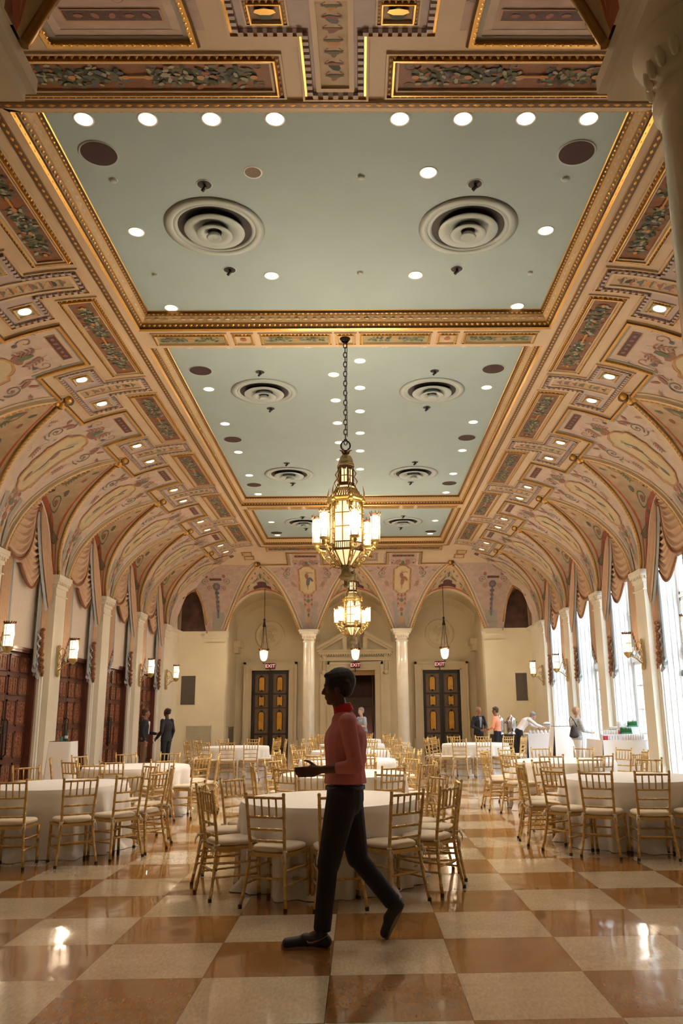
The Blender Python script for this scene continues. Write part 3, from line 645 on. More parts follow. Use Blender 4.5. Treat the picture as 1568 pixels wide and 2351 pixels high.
def rib_paths(t, half=1.5):
    L = [(rib_s(half * i / 14), t + half * i / 14) for i in range(15)]; R = [(rib_s(half * i / 14), t - half * i / 14) for i in range(15)]
    return L, R
def ribs(mb, M, t):
    for k, P in enumerate(rib_paths(t)):
        fl = 1 if k else -1     # offset away from the lunette
        fl = -fl
        strip(mb, M, P, False, [(.02, 0), (.03, .06), (.09, .06), (.10, .015), (.15, .015), (.16, .02), (.20, .02), (.20, 0)], ['cream', 'cream', 'gold_soft', 'grey_band', 'cream', 'cream', 'cream'], flip=fl)
        pts = [Vector(M(s, tt, .03)) for s, tt in P]; mb.tube(pts, .035, 'gold_mid', 6)
        D = 0.
        for i in range(len(pts) - 1):
            a, b = pts[i], pts[i + 1]; n = max(1, int((b - a).length / .085)); e1 = (b - a).normalized(); up = Vector(M(P[i][0], P[i][1], .1)) - Vector(M(P[i][0], P[i][1], 0.)); up.normalize(); w = e1.cross(up)
            for j in range(n):
                p = a.lerp(b, (j + .5) / n); u1 = (e1 + w * .9).normalized() * .045; u2 = (w - e1 * .9).normalized() * .02; o = len(mb.v)
                for q in (p + u1 + up * .02, p + u2 + up * .03, p - u1 + up * .02, p - u2 + up * .03, p + up * .058): mb.v.append(tuple(q))
                for f in ((0, 1, 4), (1, 2, 4), (2, 3, 4), (3, 0, 4)): mb.f.append(tuple(o + x for x in f)); mb.mi.append(mb.m('gold')); mb.sm.append(True)
def lunette(mb, M, W, t, seed, hw=1.42, rise=1.75):
    """penetration between the ribs and the wall arch; W(dt, z) is a point on the wall arch plane"""
    rnd = random.Random(seed)
    us = [sin(-PI / 2 + PI * i / 28) for i in range(29)]
    def R(u): return Vector(M(rib_s(1.5 * u), t + 1.5 * u, 0.))
    def Wp(u): return Vector(W(t + hw * u, ZS + rise * sqrt(max(0, 1 - u * u))))
    def Lf(u, v, n=0.):
        u = max(-1., min(1., u)); a, b = R(u), Wp(u); p = a.lerp(b, v)
        return tuple(p - Vector((0, 0, 1)) * n)
    def brk(u):
        L = (R(u) - Wp(u)).length; r = .15; c = [0, .06, .10, .155, max(.155, L - r), L]
        if L < .155 + r: c = [0, .03, .05, .07, .07, L]
        return [min(1., x / L) if L > 1e-6 else x for x in c]
    for i in range(28):
        B0, B1 = brk(us[i]), brk(us[i + 1])
        for k, mt in enumerate(('cream', 'gold_soft', 'brick_red', 'paint_tan', 'brick_red')):
            n = 4 if mt == 'paint_tan' else 1
            mb.grid(lambda a, b: Lf(us[i + 1] if b else us[i], (B1[k] + (B1[k + 1] - B1[k]) * a) if b else (B0[k] + (B0[k + 1] - B0[k]) * a)), n, 1, mt)
    A = lambda v, u, n=0.: Lf(u, v, n)
    patch(mb, A, .74, .88, -.24, .24, .02, 'plaque', 2, 6); patch(mb, A, .62, .74, -.12, .12, .02, 'plaque', 1, 3)
    blob(mb, A, .42, 0, .12, .03, 'scroll_green', .012)
    for sg in (-1, 1):
        sprig(mb, A, (.45, sg * .02), sg * .9, .22, 'scroll_green', rnd); ribbon(mb, A, [(.32, 0), (.4, sg * .08), (.5, sg * .09)], .015, 'scroll_rose')
        ribbon(mb, lambda a, b, n=0.: A(.68 + a, sg * .46 + b, n), spiral((0, 0), .15, 1.6, 0, sg), .022, 'scroll_green', .012); blob(mb, A, .68, sg * .46, .05, .04, 'scroll_rose', .014)
        blob(mb, A, .5, sg * .36, .05, .05, 'leaf_mid', .013); sprig(mb, A, (.78, sg * .58), sg * .8, .16, 'scroll_green', rnd)
        for k in range(5): ribbon(mb, A, [(.2 + .06 * k, sg * (.80 + .012 * k)), (.85, sg * (.74 + .035 * k))], .012, 'scroll_green', .01)
        blob(mb, A, .22, sg * .12, .05, .02, 'leaf_mid', .012); blob(mb, A, .3, sg * .22, .04, .03, 'scroll_rose', .012)
    return Lf
def boss(mb, M, t):
    for k, (ds, dt, r) in enumerate(((0, 0, .10), (-.14, .05, .075), (-.14, -.05, .075), (.07, .09, .06), (.07, -.09, .06), (-.05, 0, .09))):
        c = M(2.02 + ds, t + dt, .05); mb.sphere(c, r, 'gold_dark' if k % 2 else 'gold', 7, 5)

# ---------------------------------------------------------------- the vaulted ceiling
ceil_root = empty('ceiling', kind=S)
def base_cols(mb, M, cols, s_start, s_end, paint, mid=1.14):
    """cols: t values; painted beyond the coffers"""
    for i in range(len(cols) - 1):
        t0, t1 = cols[i], cols[i + 1]
        seg = [(None, 1.14, 3), (1.14, 2.02, 3), (2.02, None, 10)]
        for k, (a, b, n) in enumerate(seg):
            A = [max(s_start(t), a if a is not None else s_start(t)) for t in (t0, t1)]; B = [min(s_end(t), b if b is not None else s_end(t)) for t in (t0, t1)]
            A = [min(A[j], s_end((t0, t1)[j])) for j in (0, 1)]; B = [max(B[j], A[j]) for j in (0, 1)]
            if B[0] - A[0] < 1e-4 and B[1] - A[1] < 1e-4: continue
            mt = paint((t0 + t1) / 2, k)
            mb.grid(lambda u, v: M((A[0] + (B[0] - A[0]) * u) if v == 0 else (A[1] + (B[1] - A[1]) * u), t0 if v == 0 else t1), n, 1, mt, smooth=True)
def dylist(): return sorted(set([round(x, 4) for x in [-1.85, -1.675, -1.15, 1.15, 1.675, 1.85] + [1.5 * sin(-PI / 2 + PI * i / 24) for i in range(25)]]))

for sg in (-1, 1):
    M = sideM(sg); mb = MB()
    cols = []
    for yc in BAYS: cols += [yc + d for d in dylist()[:-1]]
    cols += [30.87]
    cols = [YN - QA + .01, 4.0, 4.6] + [c for c in cols if c > 4.97]
    ss = lambda t: Q2S(max(0., YN - t, t - YF))
    def se(t):
        d = (t - YC0 + BAY * 20) % BAY; d = min(d, BAY - d)
        return rib_s(d) if d < 1.5 else SM
    def pt(t, k):
        if k == 0: return 'cream'
        d = (t - YC0 + BAY * 20) % BAY; d = min(d, BAY - d)
        if k == 1: return 'paint_pink' if d > 1.15 else 'cream'
        return 'paint_pink'
    base_cols(mb, M, cols, ss, se, pt)
    # last stretch towards the far corner
    cc = [30.87 + (33.21 - 30.87) * i / 14 for i in range(15)]
    base_cols(mb, M, cc, ss, lambda t: Q2S(min(QA if t < 31.9 else 6.85 - .72 * (t - 31.9) / 1.3 - X0, QA)) if t >= 31.9 else SM, lambda t, k: 'paint_pink' if k == 2 else 'cream')
    W = lambda t, z: (sg * XW, t, z)
    for b, yc in enumerate(BAYS):
        lunette(mb, M, W, yc, b + (9 if sg > 0 else 0))
    mb.build('vault_side', ceil_root)
    # coffers, mouldings and paintings, one relief mesh per bay
    for b, yc in enumerate(BAYS):
        mb = MB(); ribs(mb, M, yc); boss(mb, M, yc)
        if yc > YN + 1 and yc + .93 < YF + .6: cross_coffer(mb, M, yc, True, b * 2 + sg)
        mb.build('coffer_relief', ceil_root)
    for b, tm in enumerate(PIL):
        if tm < 8: continue
        mb = MB()
        if tm + 1.38 < YF + .3: garland(mb, M, .33, .90, tm - 1.38, tm + 1.38, b * 5 + sg)
        else:
            cornice(mb, M, rect(1.28, 1.66, tm - 1.05, tm - .72), True, .05, .04, .05)
        if tm < 31:
            far = tm > 30
            P = [(2.02, tm - BAY / 2 + .12), (2.02, tm - .70), (1.14, tm - .70), (1.14, tm + .70), (2.02, tm + .70), (2.02, tm + BAY / 2 - .12)]
            if far: P = P[:2] + [(1.45, tm - .70)]
            strip(mb, M, P, False, [(.16, .004), (.08, .004), (.08, .012), (.02, .012), (.02, .055), (-.03, .055), (-.05, .03), (-.05, 0)], ['paint_pink', 'grey_band', 'grey_band', 'gold', 'gold', 'gold_dark', 'cream'], flip=-1)
            beads(mb, M, P, False, -.01, .05, .07, (.026, .022, .022), 'gold', 'egg', flip=1)
        spandrel(mb, M, tm, b * 3 + (sg > 0))
        mb.build('painted_spandrel', ceil_root)

for y0, d in ((YF, 1), (YN, -1)):
    M = endM(y0, d); mb = MB()
    def dd(t): return min(abs(t), abs(abs(t) - XB))
    cols = sorted(set(round(x, 4) for c in (-XB, 0, XB) for x in [c + 1.5 * sin(-PI / 2 + PI * i / 24) for i in range(25)] + [c - 1.15, c + 1.15, c - 1.915, c + 1.915]))
    cols = [c for c in cols if abs(c) < 5.34]
    ex = [5.33, 5.6, 5.9, 6.13, 6.3, 6.49]
    cols = [-e for e in ex[::-1]] + cols + ex
    ss = lambda t: Q2S(min(QA, max(0., abs(t) - X0)))
    def se(t):
        if abs(t) > 6.13: return Q2S(min(QA, 31.9 + 1.3 * (6.85 - abs(t)) / .72 - YF))
        dx = dd(t); return rib_s(dx) if dx < 1.5 and abs(t) < 5.33 else SM
    def pt(t, k):
        if k == 0: return 'cream'
        if k == 1: return 'paint_far' if (dd(t) > 1.15 and abs(t) < 3.6) else 'cream'
        return 'paint_far'
    base_cols(mb, M, cols, ss, se, pt)
    yw = 33.40 if d > 0 else 3.24
    for i, c in enumerate((-XB, 0, XB)): lunette(mb, M, lambda t, z: (t, yw, z), c, 30 + i + d, 1.50, 1.68)
    if d > 0:      # small corner lunettes
        for sg in (-1, 1):
            us = [sin(-PI / 2 + PI * i / 20) for i in range(21)]
            def R(u):
                x = 6.85 + (.72 * u if u < 0 else .3 * u); y = 31.9 + 1.3 * abs(u); return Vector((sg * x, y, min(cove_z(x - X0), cove_z(y - YF))))
            def Aq(u): return Vector((sg * (6.85 + .74 * u), 33.42, ZS + 1.72 * sqrt(max(0, 1 - u * u))))
            for i in range(20):
                for v0, v1, mt in ((0, .08, 'gold_soft'), (.08, .8, 'paint_tan'), (.8, 1, 'grey_band')):
                    mb.grid(lambda a, b: R(us[i + 1] if b else us[i]).lerp(Aq(us[i + 1] if b else us[i]), v0 + (v1 - v0) * a), 2, 1, mt)
            mb.tube([R(-1 + .1 * i) for i in range(11)], .05, 'gold_mid', 6); mb.tube([Aq(u) - Vector((0, .04, 0)) for u in us], .05, 'cream', 6); mb.tube([Aq(u) * 1. - Vector((sg * 0, .07, .09)) for u in us], .02, 'gold_mid', 5)
            o = len(mb.v)
            pts = [Aq(u) - Vector((0, .05, 0)) for u in us]; mb.add([tuple(p) for p in pts], [tuple(range(21))], 'lunette_dark')
    mb.build('vault_end', ceil_root)
    for i, c in enumerate((-XB, 0, XB)):
        mb = MB(); ribs(mb, M, c); boss(mb, M, c)
        if c == 0: cross_coffer(mb, M, 0, False, 3, .20)
        mb.build('coffer_relief', ceil_root)
        if c: continue
    for sg in (-1, 1):
        mb = MB(); tm = sg * 1.94
        a, b = sorted((sg * .52, sg * 3.36)); garland(mb, M, .22, .82, a, b, 70 + sg)
        P = [(2.02, tm - 1.8), (2.02, tm - .66), (1.0, tm - .66), (1.0, tm + .66), (2.02, tm + .66), (2.02, tm + 1.8)]
        strip(mb, M, P, False, [(.16, .004), (.08, .004), (.08, .012), (.02, .012), (.02, .055), (-.03, .055), (-.05, .03), (-.05, 0)], ['paint_pink', 'grey_band', 'grey_band', 'gold', 'gold', 'gold_dark', 'cream'], flip=-1)
        beads(mb, M, P, False, -.01, .05, .07, (.026, .022, .022), 'gold', 'egg')
        spandrel(mb, M, sg * 1.915, 50 + (sg > 0), figures=True)
        # over the pier: square coffers near the mitre, then flowers
        for s_, t_ in ((1.45, 4.10), (1.05, 4.15)):
            if s_ > Q2S(max(0, t_ + .2 - X0)): cornice(mb, M, rect(s_ - .17, s_ + .17, sg * t_ - .2, sg * t_ + .2), True, .05, .04, .05)
        c = sg * 5.62
        patch(mb, M, 2.85, 2.97, c - .24, c + .24, .014, 'plaque', 1); blob(mb, M, 3.28, c, .2, .16, 'leaf_blue', .014); blob(mb, M, 3.28, c, .09, .07, 'scroll_rose', .02)
        for k in (-1, 1):
            scroll(mb, M, (3.0, c + k * .42), .16, 0, k, 'scroll_grey', .03); scroll(mb, M, (3.35, c + k * .26), .12, 0, k, 'scroll_rose', .03); blob(mb, M, 2.72, c + k * .35, .12, .07, 'scroll_rose', .014)
        ribbon(mb, M, [(3.4, c), (SM - .5, c)], .05, 'leaf_blue', .013)
        for k in range(5): blob(mb, M, 3.6 + .2 * k, c, .07, .10 - .012 * k, ['leaf_blue', 'scroll_rose'][k % 2], .015)
        patch(mb, M, SM - .75, SM - .02, c - .24, c + .24, .006, 'grey_band')
        mb.build('painted_spandrel', ceil_root)

# flat margin, beams and gilded frames round the three blue panels
RECTS = [(7.39, 11.94), (12.96, 23.46), (24.20, 29.26)]; XR = 3.19
mb = MB(); M = flatM()
ys = [YN] + [v for r in RECTS for v in (r[0] - .2, r[1] + .2)] + [YF]
ys[1] = YN; ys[-2] = YF
for i in (2, 4): mb.box(-X0, X0, ys[i], ys[i + 1], ZL, ZL + .12, 'cream')
for (y0, y1) in RECTS:
    P = [(-XR, y0), (XR, y0), (XR, y1), (-XR, y1)]
    H = ZL - ZB
    strip(mb, M, P, True, [(0, H), (-.012, H + .01), (-.02, H + .05), (-.05, H + .06), (-.055, H + .07), (-.11, H + .16), (-.115, H + .175), (-.16, H + .215), (-.165, H + .25), (-.2, H + .27)],
          ['gold', 'gold_dark', 'gold_dark', 'gold', 'gold_soft', 'gold', 'gold_dark', 'gold_dark', 'gold'], sub=2)
    beads(mb, M, P, True, -.034, H + .05, .075, (.03, .016, .02), 'gold', 'egg')
    beads(mb, M, P, True, -.138, H + .19, .085, (.032, .022, .035), 'gold', 'egg')
    beads(mb, M, P, True, -.182, H + .255, .13, (.03, .012, .015), 'gold', 'egg')
    beads(mb, M, P, True, -.083, H + .12, .14, (.05, .02, .012), 'scroll_white', 'egg')
mb.build('gilded_frame', ceil_root)
mb = MB()
for (y0, y1) in RECTS: mb.box(-XR - .02, XR + .02, y0 - .02, y1 + .02, ZB, ZB + .1, 'sky_blue')
mb.build('blue_panel', ceil_root)
# gilded line that runs along both sides and both ends
mb = MB()
for sg in (-1, 1):
    M = sideM(sg); P = [(.13, YN - .13), (.13, YF + .13)]
    strip(mb, M, P, False, [(-.045, 0), (-.045, .03), (-.03, .035), (.03, .035), (.045, .03), (.045, 0)], ['cream', 'gold_dark', 'gold_dark', 'gold_dark', 'cream']); beads(mb, M, P, False, 0, .03, .11, (.05, .026, .022), 'gold', 'egg')
for y0, d in ((YF, 1), (YN, -1)):
    M = endM(y0, d); P = [(.13, -X0 - .13), (.13, X0 + .13)]
    strip(mb, M, P, False, [(-.045, 0), (-.045, .03), (-.03, .035), (.03, .035), (.045, .03), (.045, 0)], ['cream', 'gold_dark', 'gold_dark', 'gold_dark', 'cream']); beads(mb, M, P, False, 0, .03, .11, (.05, .026, .022), 'gold', 'egg')
mb.build('gilded_line', ceil_root)
# beam coffers
for bi, (y0, y1) in enumerate(((12.22, 12.62), (23.70, 23.95))):
    mb = MB(); M = flatM()
    for a, b in ((-3.2, -1.98), (-1.43, -.24), (.24, 1.43), (1.98, 3.2)):
        cornice(mb, M, rect(a, b, y0, y1), True, .055, .045, .06); patch(mb, M, a, b, y0, y1, .01, 'green_panel', 2)
        rnd = random.Random(a)
        for k in range(60):
            u = rnd.choice((-1, 1)) * rnd.uniform(.12, .80); x = (a + b) / 2 + u * (b - a) / 2; blob(mb, M, x, (y0 + y1) / 2 + rnd.uniform(-.07, .07) * (1 if bi == 0 else .5), .04, .025, rnd.choice(['leaf_dark', 'leaf_mid', 'scroll_green']), .014 + .006 * rnd.random(), rnd.random() * 3, 5)
        blob(mb, M, (a + b) / 2, (y0 + y1) / 2, .05, .04, 'ribbon_gold', .02)
    for c in (-1.71, 0, 1.71):
        cornice(mb, M, rect(c - .17, c + .17, y0, y1), True, .05, .045, .06); patch(mb, M, c - .17, c + .17, y0, y1, .01, 'paint_ochre', 2); blob(mb, M, c, (y0 + y1) / 2, .06, .06, 'flower_rust', .02)
    mb.build('beam_relief', ceil_root)
# ---------------------------------------------------------------- floor and walls
mb = MB(); mb.box(-9, 9, -3, 40, -.1, 0, 'checker_floor'); mb.build('floor', kind=S)

HW, RISE = 1.42, 1.75
def arch_pts(hw, rise, n=28): return [(hw * sin(-PI / 2 + PI * i / n), rise * cos(-PI / 2 + PI * i / n)) for i in range(n + 1)]
def arcade(mb, put, centres, hw, rise, lo, hi, top, mt, depth):
    """wall with arched openings: put(u, z, d) places a point; d is depth behind the face"""
    edges = [lo] + [e for c in centres for e in (c - hw, c + hw)] + [hi]
    for i in range(0, len(edges), 2):
        a, b = edges[i], edges[i + 1]
        if b - a > .01:
            for d in (0, depth): mb.add([put(a, 0, d), put(b, 0, d), put(b, top, d), put(a, top, d)], [(0, 1, 2, 3)], mt)
    for c in centres:
        P = arch_pts(hw, rise)
        for (u0, z0), (u1, z1) in zip(P, P[1:]):
            for d in (0, depth): mb.add([put(c + u0, ZS + z0, d), put(c + u1, ZS + z1, d), put(c + u1, top, d), put(c + u0, top, d)], [(0, 1, 2, 3)], mt)
            mb.add([put(c + u0, ZS + z0, 0), put(c + u1, ZS + z1, 0), put(c + u1, ZS + z1, depth), put(c + u0, ZS + z0, depth)], [(0, 1, 2, 3)], mt)
        for e in (-hw, hw): mb.add([put(c + e, 0, 0), put(c + e, ZS, 0), put(c + e, ZS, depth), put(c + e, 0, depth)], [(0, 1, 2, 3)], mt)

for sg, nm in ((-1, 'wall_left'), (1, 'wall_right')):
    mb = MB()
    put = lambda u, z, d: (sg * (XW + d), u, z)
    arcade(mb, put, BAYS, HW, RISE, -3, 33.5, 8.2, 'wallpale', .14)
    # rim of each arch
    for yc in BAYS:
        P = arch_pts(HW, RISE); Q = arch_pts(HW - .17, RISE - .17)
        for i in range(28):
            mb.add([put(yc + P[i][0], ZS + P[i][1], -.02), put(yc + P[i + 1][0], ZS + P[i + 1][1], -.02), put(yc + Q[i + 1][0], ZS + Q[i + 1][1], .05), put(yc + Q[i][0], ZS + Q[i][1], .05)], [(0, 1, 2, 3)], 'window_white')
    mb.build(nm, kind=S)

def cap_block(mb, x0, x1, y0, y1, zt, mt='marble', ov=.1):
    """square moulded capital under zt, over a shaft x0..x1, y0..y1"""
    for a, b, o in ((zt - .10, zt, ov), (zt - .16, zt - .10, ov * .8), (zt - .22, zt - .16, ov * .55), (zt - .30, zt - .22, ov * .3), (zt - .50, zt - .47, ov * .35)):
        mb.box(x0 - o, x1 + o, y0 - o, y1 + o, a, b, mt)
    for f in range(4):
        L = (x1 - x0) if f < 2 else (y1 - y0); n = max(3, int(L / .11))
        for k in range(n):
            u = (k + .5) / n
            if f < 2: cx = x0 + L * u; cy = y0 - .06 if f == 0 else y1 + .06
            else: cy = y0 + L * u; cx = x0 - .06 if f == 2 else x1 + .06
            mb.box(cx - .025, cx + .025, cy - .025, cy + .025, zt - .22, zt - .12, mt)
pil_mb = {}
for sg in (-1, 1):
    for y in PIL:
        mb = MB(); a, b = sorted((sg * 7.15, sg * 7.5))
        mb.box(a, b, y - .34, y + .34, 0, ZS - .3, 'wallpale')
        mb.box(*sorted((sg * 7.11, sg * 7.5)), y - .38, y + .38, 0, .28, 'wallpale'); mb.box(*sorted((sg * 7.13, sg * 7.5)), y - .36, y + .36, .28, .33, 'wallpale')
        cap_block(mb, a, b, y - .34, y + .34, ZS, 'wallpale')
        # flat strips either side of the shaft
        for k in (-1, 1): mb.box(*sorted((sg * 7.36, sg * 7.5)), y + k * .34 - .0, y + k * .46, 0, ZS - .1, 'wallpale')
        mb.build('pilaster', kind=S)
    mb = MB(); a, b = sorted((sg * 7.1, sg * 7.5)); mb.box(a, b, 31.2, 33.5, ZS - .08, ZS, 'wallpale'); mb.build('trim_1', kind=S)

# far wall with its arcade and the passage behind
mb = MB()
put = lambda u, z, d: (u, 33.5 + d, z)
for sg in (-1, 1):
    a, b = sorted((sg * 5.33, sg * 7.5)); mb.box(a, b, 33.5, 33.95, 0, ZS, 'wall')
for c in (-XB, 0, XB):
    P = arch_pts(1.5, 1.68); 
    for (u0, z0), (u1, z1) in zip(P, P[1:]):
        for d in (-.1, .45): mb.add([put(c + u0, ZS + z0, d), put(c + u1, ZS + z1, d), put(c + u1, 8.2, d), put(c + u0, 8.2, d)], [(0, 1, 2, 3)], 'wall')
        mb.add([put(c + u0, ZS + z0, -.1), put(c + u1, ZS + z1, -.1), put(c + u1, ZS + z1, .45), put(c + u0, ZS + z0, .45)], [(0, 1, 2, 3)], 'wall')
for a, b in ((-7.6, -XB - 1.5), (-XB + 1.5, -1.5), (1.5, XB - 1.5), (XB + 1.5, 7.6)):
    for d in (-.1, .45): mb.add([put(a, ZS, d), put(b, ZS, d), put(b, 8.2, d), put(a, 8.2, d)], [(0, 1, 2, 3)], 'wall')
    mb.add([put(a, ZS, -.1), put(b, ZS, -.1), put(b, ZS, .45), put(a, ZS, .45)], [(0, 1, 2, 3)], 'wall')
for sg in (-1, 1):
    a, b = sorted((sg * 5.38, sg * 6.15)); cap_block(mb, a, b, 33.45, 33.9, ZS, 'wall', .09)
mb.build('wall_far', kind=S)
mb = MB()
BW = 36.5
DO = [(-3.80, .82, 3.46), (-.04, .88, 3.42), (3.79, .83, 3.40)]      # centre, half width, height of the door openings
ed = [-7.6] + [v for c, h, z in DO for v in (c - h, c + h)] + [7.6]
for i in range(0, len(ed), 2): mb.box(ed[i], ed[i + 1], BW, BW + .15, 0, 7.2, 'reveal')
for c, h, z in DO: mb.box(c - h, c + h, BW, BW + .15, z, 7.2, 'reveal')
for sg in (-1, 1):
    mb.box(*sorted((sg * 5.35, sg * 5.5)), 33.9, BW, 0, 7.2, 'reveal')
    mb.box(*sorted((sg * 5.05, sg * 5.5)), 35.6, BW, 4.45, 4.72, 'reveal'); mb.box(*sorted((sg * 5.15, sg * 5.5)), 35.7, BW, 4.2, 4.45, 'reveal')
    # broad shallow arches springing behind the columns
for c in (-XB, 0, XB):
    P = arch_pts(1.86, 1.9); Q = arch_pts(1.62, 1.66)
    for i in range(28):
        mb.add([(c + P[i][0], BW - .5, 4.7 + P[i][1]), (c + P[i + 1][0], BW - .5, 4.7 + P[i + 1][1]), (c + Q[i + 1][0], BW - .01, 4.7 + Q[i + 1][1]), (c + Q[i][0], BW - .01, 4.7 + Q[i][1])], [(0, 1, 2, 3)], 'reveal')
        for yy0, yy1 in ((33.9, BW - .5),): mb.add([(c + P[i][0], yy0, 4.75 + P[i][1]), (c + P[i + 1][0], yy0, 4.75 + P[i + 1][1]), (c + P[i + 1][0], yy1, 4.7 + P[i + 1][1]), (c + P[i][0], yy1, 4.7 + P[i][1])], [(0, 1, 2, 3)], 'reveal')
mb.box(-7.6, 7.6, 33.9, BW + .2, 7.15, 7.3, 'reveal')
mb.build('wall_passage', kind=S)

# near end: arcade beside the camera, vestibule behind
mb = MB(); put = lambda u, z, d: (u, 3.34 - d, z)
for c in (-XB, 0, XB):
    P = arch_pts(1.5, 1.68)
    for (u0, z0), (u1, z1) in zip(P, P[1:]):
        for d in (.0, .4): mb.add([put(c + u0, ZS + z0, d), put(c + u1, ZS + z1, d), put(c + u1, 8.2, d), put(c + u0, 8.2, d)], [(0, 1, 2, 3)], 'wall')
        mb.add([put(c + u0, ZS + z0, 0), put(c + u1, ZS + z1, 0), put(c + u1, ZS + z1, .4), put(c + u0, ZS + z0, .4)], [(0, 1, 2, 3)], 'wall')
for a, b in ((-7.6, -XB - 1.5), (-XB + 1.5, -1.5), (1.5, XB - 1.5), (XB + 1.5, 7.6)):
    for d in (0, .4): mb.add([put(a, ZS, d), put(b, ZS, d), put(b, 8.2, d), put(a, 8.2, d)], [(0, 1, 2, 3)], 'wall')
    mb.add([put(a, ZS, 0), put(b, ZS, 0), put(b, ZS, .4), put(a, ZS, .4)], [(0, 1, 2, 3)], 'wall')
for sg in (-1, 1): mb.box(*sorted((sg * 5.33, sg * 7.5)), 2.94, 3.34, 0, ZS, 'wall')
mb.box(-7.6, 7.6, -2.7, -2.5, 0, 7.2, 'wall'); mb.box(-7.6, 7.6, -2.6, 2.95, 7.0, 7.2, 'wall')
mb.build('wall_near', kind=S)
mb = MB(); mb.box(-9, 9, -3, 38, 8.3, 8.4, 'wall'); mb.build('ceiling', kind=S)

# columns
def column(x, y, mt='marble'):
    mb = MB()
    mb.box(x - .36, x + .36, y - .36, y + .36, 0, .12, mt)
    mb.lathe([(.35, .12), (.37, .17), (.35, .23), (.30, .25), (.29, .29), (.31, .33), (.30, .37), (.26, .39), (.255, .45)] + [(.255 - .03 * (k / 10) ** 1.6, .45 + 3.95 * k / 10) for k in range(1, 11)] +
             [(.235, 4.42), (.26, 4.44), (.26, 4.48), (.23, 4.50), (.23, 4.58), (.25, 4.62), (.31, 4.72), (.33, 4.76)], mt, 32, (x, y, 0))
    mb.box(x - .36, x + .36, y - .36, y + .36, 4.76, 4.84, mt); mb.box(x - .40, x + .40, y - .40, y + .40, 4.84, ZS, mt)
    for k in range(20):
        a = 2 * PI * k / 20; c = Vector((x + .262 * cos(a), y + .262 * sin(a), 4.64)); mb.sphere(c, .028, mt, 6, 5, (1, 1, 2.6))
    mb.build('column', kind=S)
for x in (-1.915, 1.915): column(x, 33.42); column(x, 3.30)

# ---------------------------------------------------------------- far doors, casings, medallions, pediment
ndoor = 0
def casing(mb, c, h, z, y, w=.36, mt='reveal'):
    for o, dd in ((0, .16), (.10, .12), (.24, .09)):
        ww = w - o
        a = h + .0; mb.box(c - h - w + o * .0, c - h, y - dd + .0, y, 0, z + w, mt) if o == 0 else None
    mb.box(c + h, c + h + w, y - .16, y, 0, z + w, mt); mb.box(c - h, c + h, y - .16, y, z, z + w, mt)
    for s_ in (-1, 1):
        for a, b, d in ((.0, .05, .20), (w - .10, w, .24)): mb.box(*sorted((c + s_ * (h + a), c + s_ * (h + b))), y - d, y, 0, z + b, mt)
        mb.box(*sorted((c + s_ * (h + w - .02), c + s_ * (h + w + .06))), y - .2, y, 0, .45, mt)
    mb.box(c - h - .05, c + h + .05, y - .20, y, z, z + .05, mt); mb.box(c - h - w, c + h + w, y - .24, y, z + w - .10, z + w, mt)
def gold_panel(mb, x0, x1, z0, z1, y, style):
    mb.box(x0, x1, y - .015, y, z0, z1, 'door_brown')
    for e in ((x0, x0 + .03, z0, z1), (x1 - .03, x1, z0, z1), (x0, x1, z0, z0 + .03), (x0, x1, z1 - .03, z1)): mb.box(e[0], e[1], y - .035, y - .01, e[2], e[3], 'door_brown')
    w = (x1 - x0) * .44; cx = (x0 + x1) / 2; a, b = z0 + (z1 - z0) * .12, z1 - (z1 - z0) * .12
    pts = [(cx - w / 2, a), (cx + w / 2, a), (cx + w / 2, b - w * .35)]
    if style: pts += [(cx + w * .2, b), (cx - w * .2, b)]
    else: pts[-1] = (cx + w / 2, b); pts += [(cx - w / 2, b)]
    if style: pts += [(cx - w / 2, b - w * .35)]
    o = [(p[0], y - .03, p[1]) for p in pts]; mb.add(o, [tuple(range(len(o)))], 'door_gold')
    mb.tube([(p[0], y - .035, p[1]) for p in pts], .016, 'door_black', 4, closed=True)
    for zz in (a, b): mb.sphere((cx, y - .035, zz), .05, 'door_black', 8, 5, (1.2, .4, .9))
for i, (c, h, z) in enumerate(DO):
    mb = MB(); casing(mb, c, h, z, BW)
    if i == 1: pass
    mb.build('trim_%d' % (2 + i), kind=S)
    if i == 1: continue
    ndoor += 1; d = empty('door_%d' % ndoor, (0, 0, 0), kind=S)
    mb = MB(); mb.box(c - h, c + h, BW + .1, BW + .14, 0, z, 'door_black'); mb.box(c - h, c - h + .07, BW - .02, BW + .12, 0, z, 'door_black'); mb.box(c + h - .07, c + h, BW - .02, BW + .12, 0, z, 'door_black'); mb.box(c - h, c + h, BW - .02, BW + .12, z - .07, z, 'door_black'); mb.build('door_frame', d)
    for sg in (-1, 1):
        mb = MB(); a, b = sorted((c + sg * .06, c + sg * (h - .08)))
        mb.box(a, b, BW + .02, BW + .06, .03, z - .08, 'door_black')
        gold_panel(mb, a + .06, b - .04, z - .98, z - .16, BW + .02, 1)
        gold_panel(mb, a + .06, b - .04, z - 1.60, z - 1.06, BW + .02, 0)
        gold_panel(mb, a + .06, b - .04, z - 2.70, z - 1.64, BW + .02, 1)
        gold_panel(mb, a + .06, b - .04, .14, z - 2.78, BW + .02, 0)
        mb.build('leaf', d)
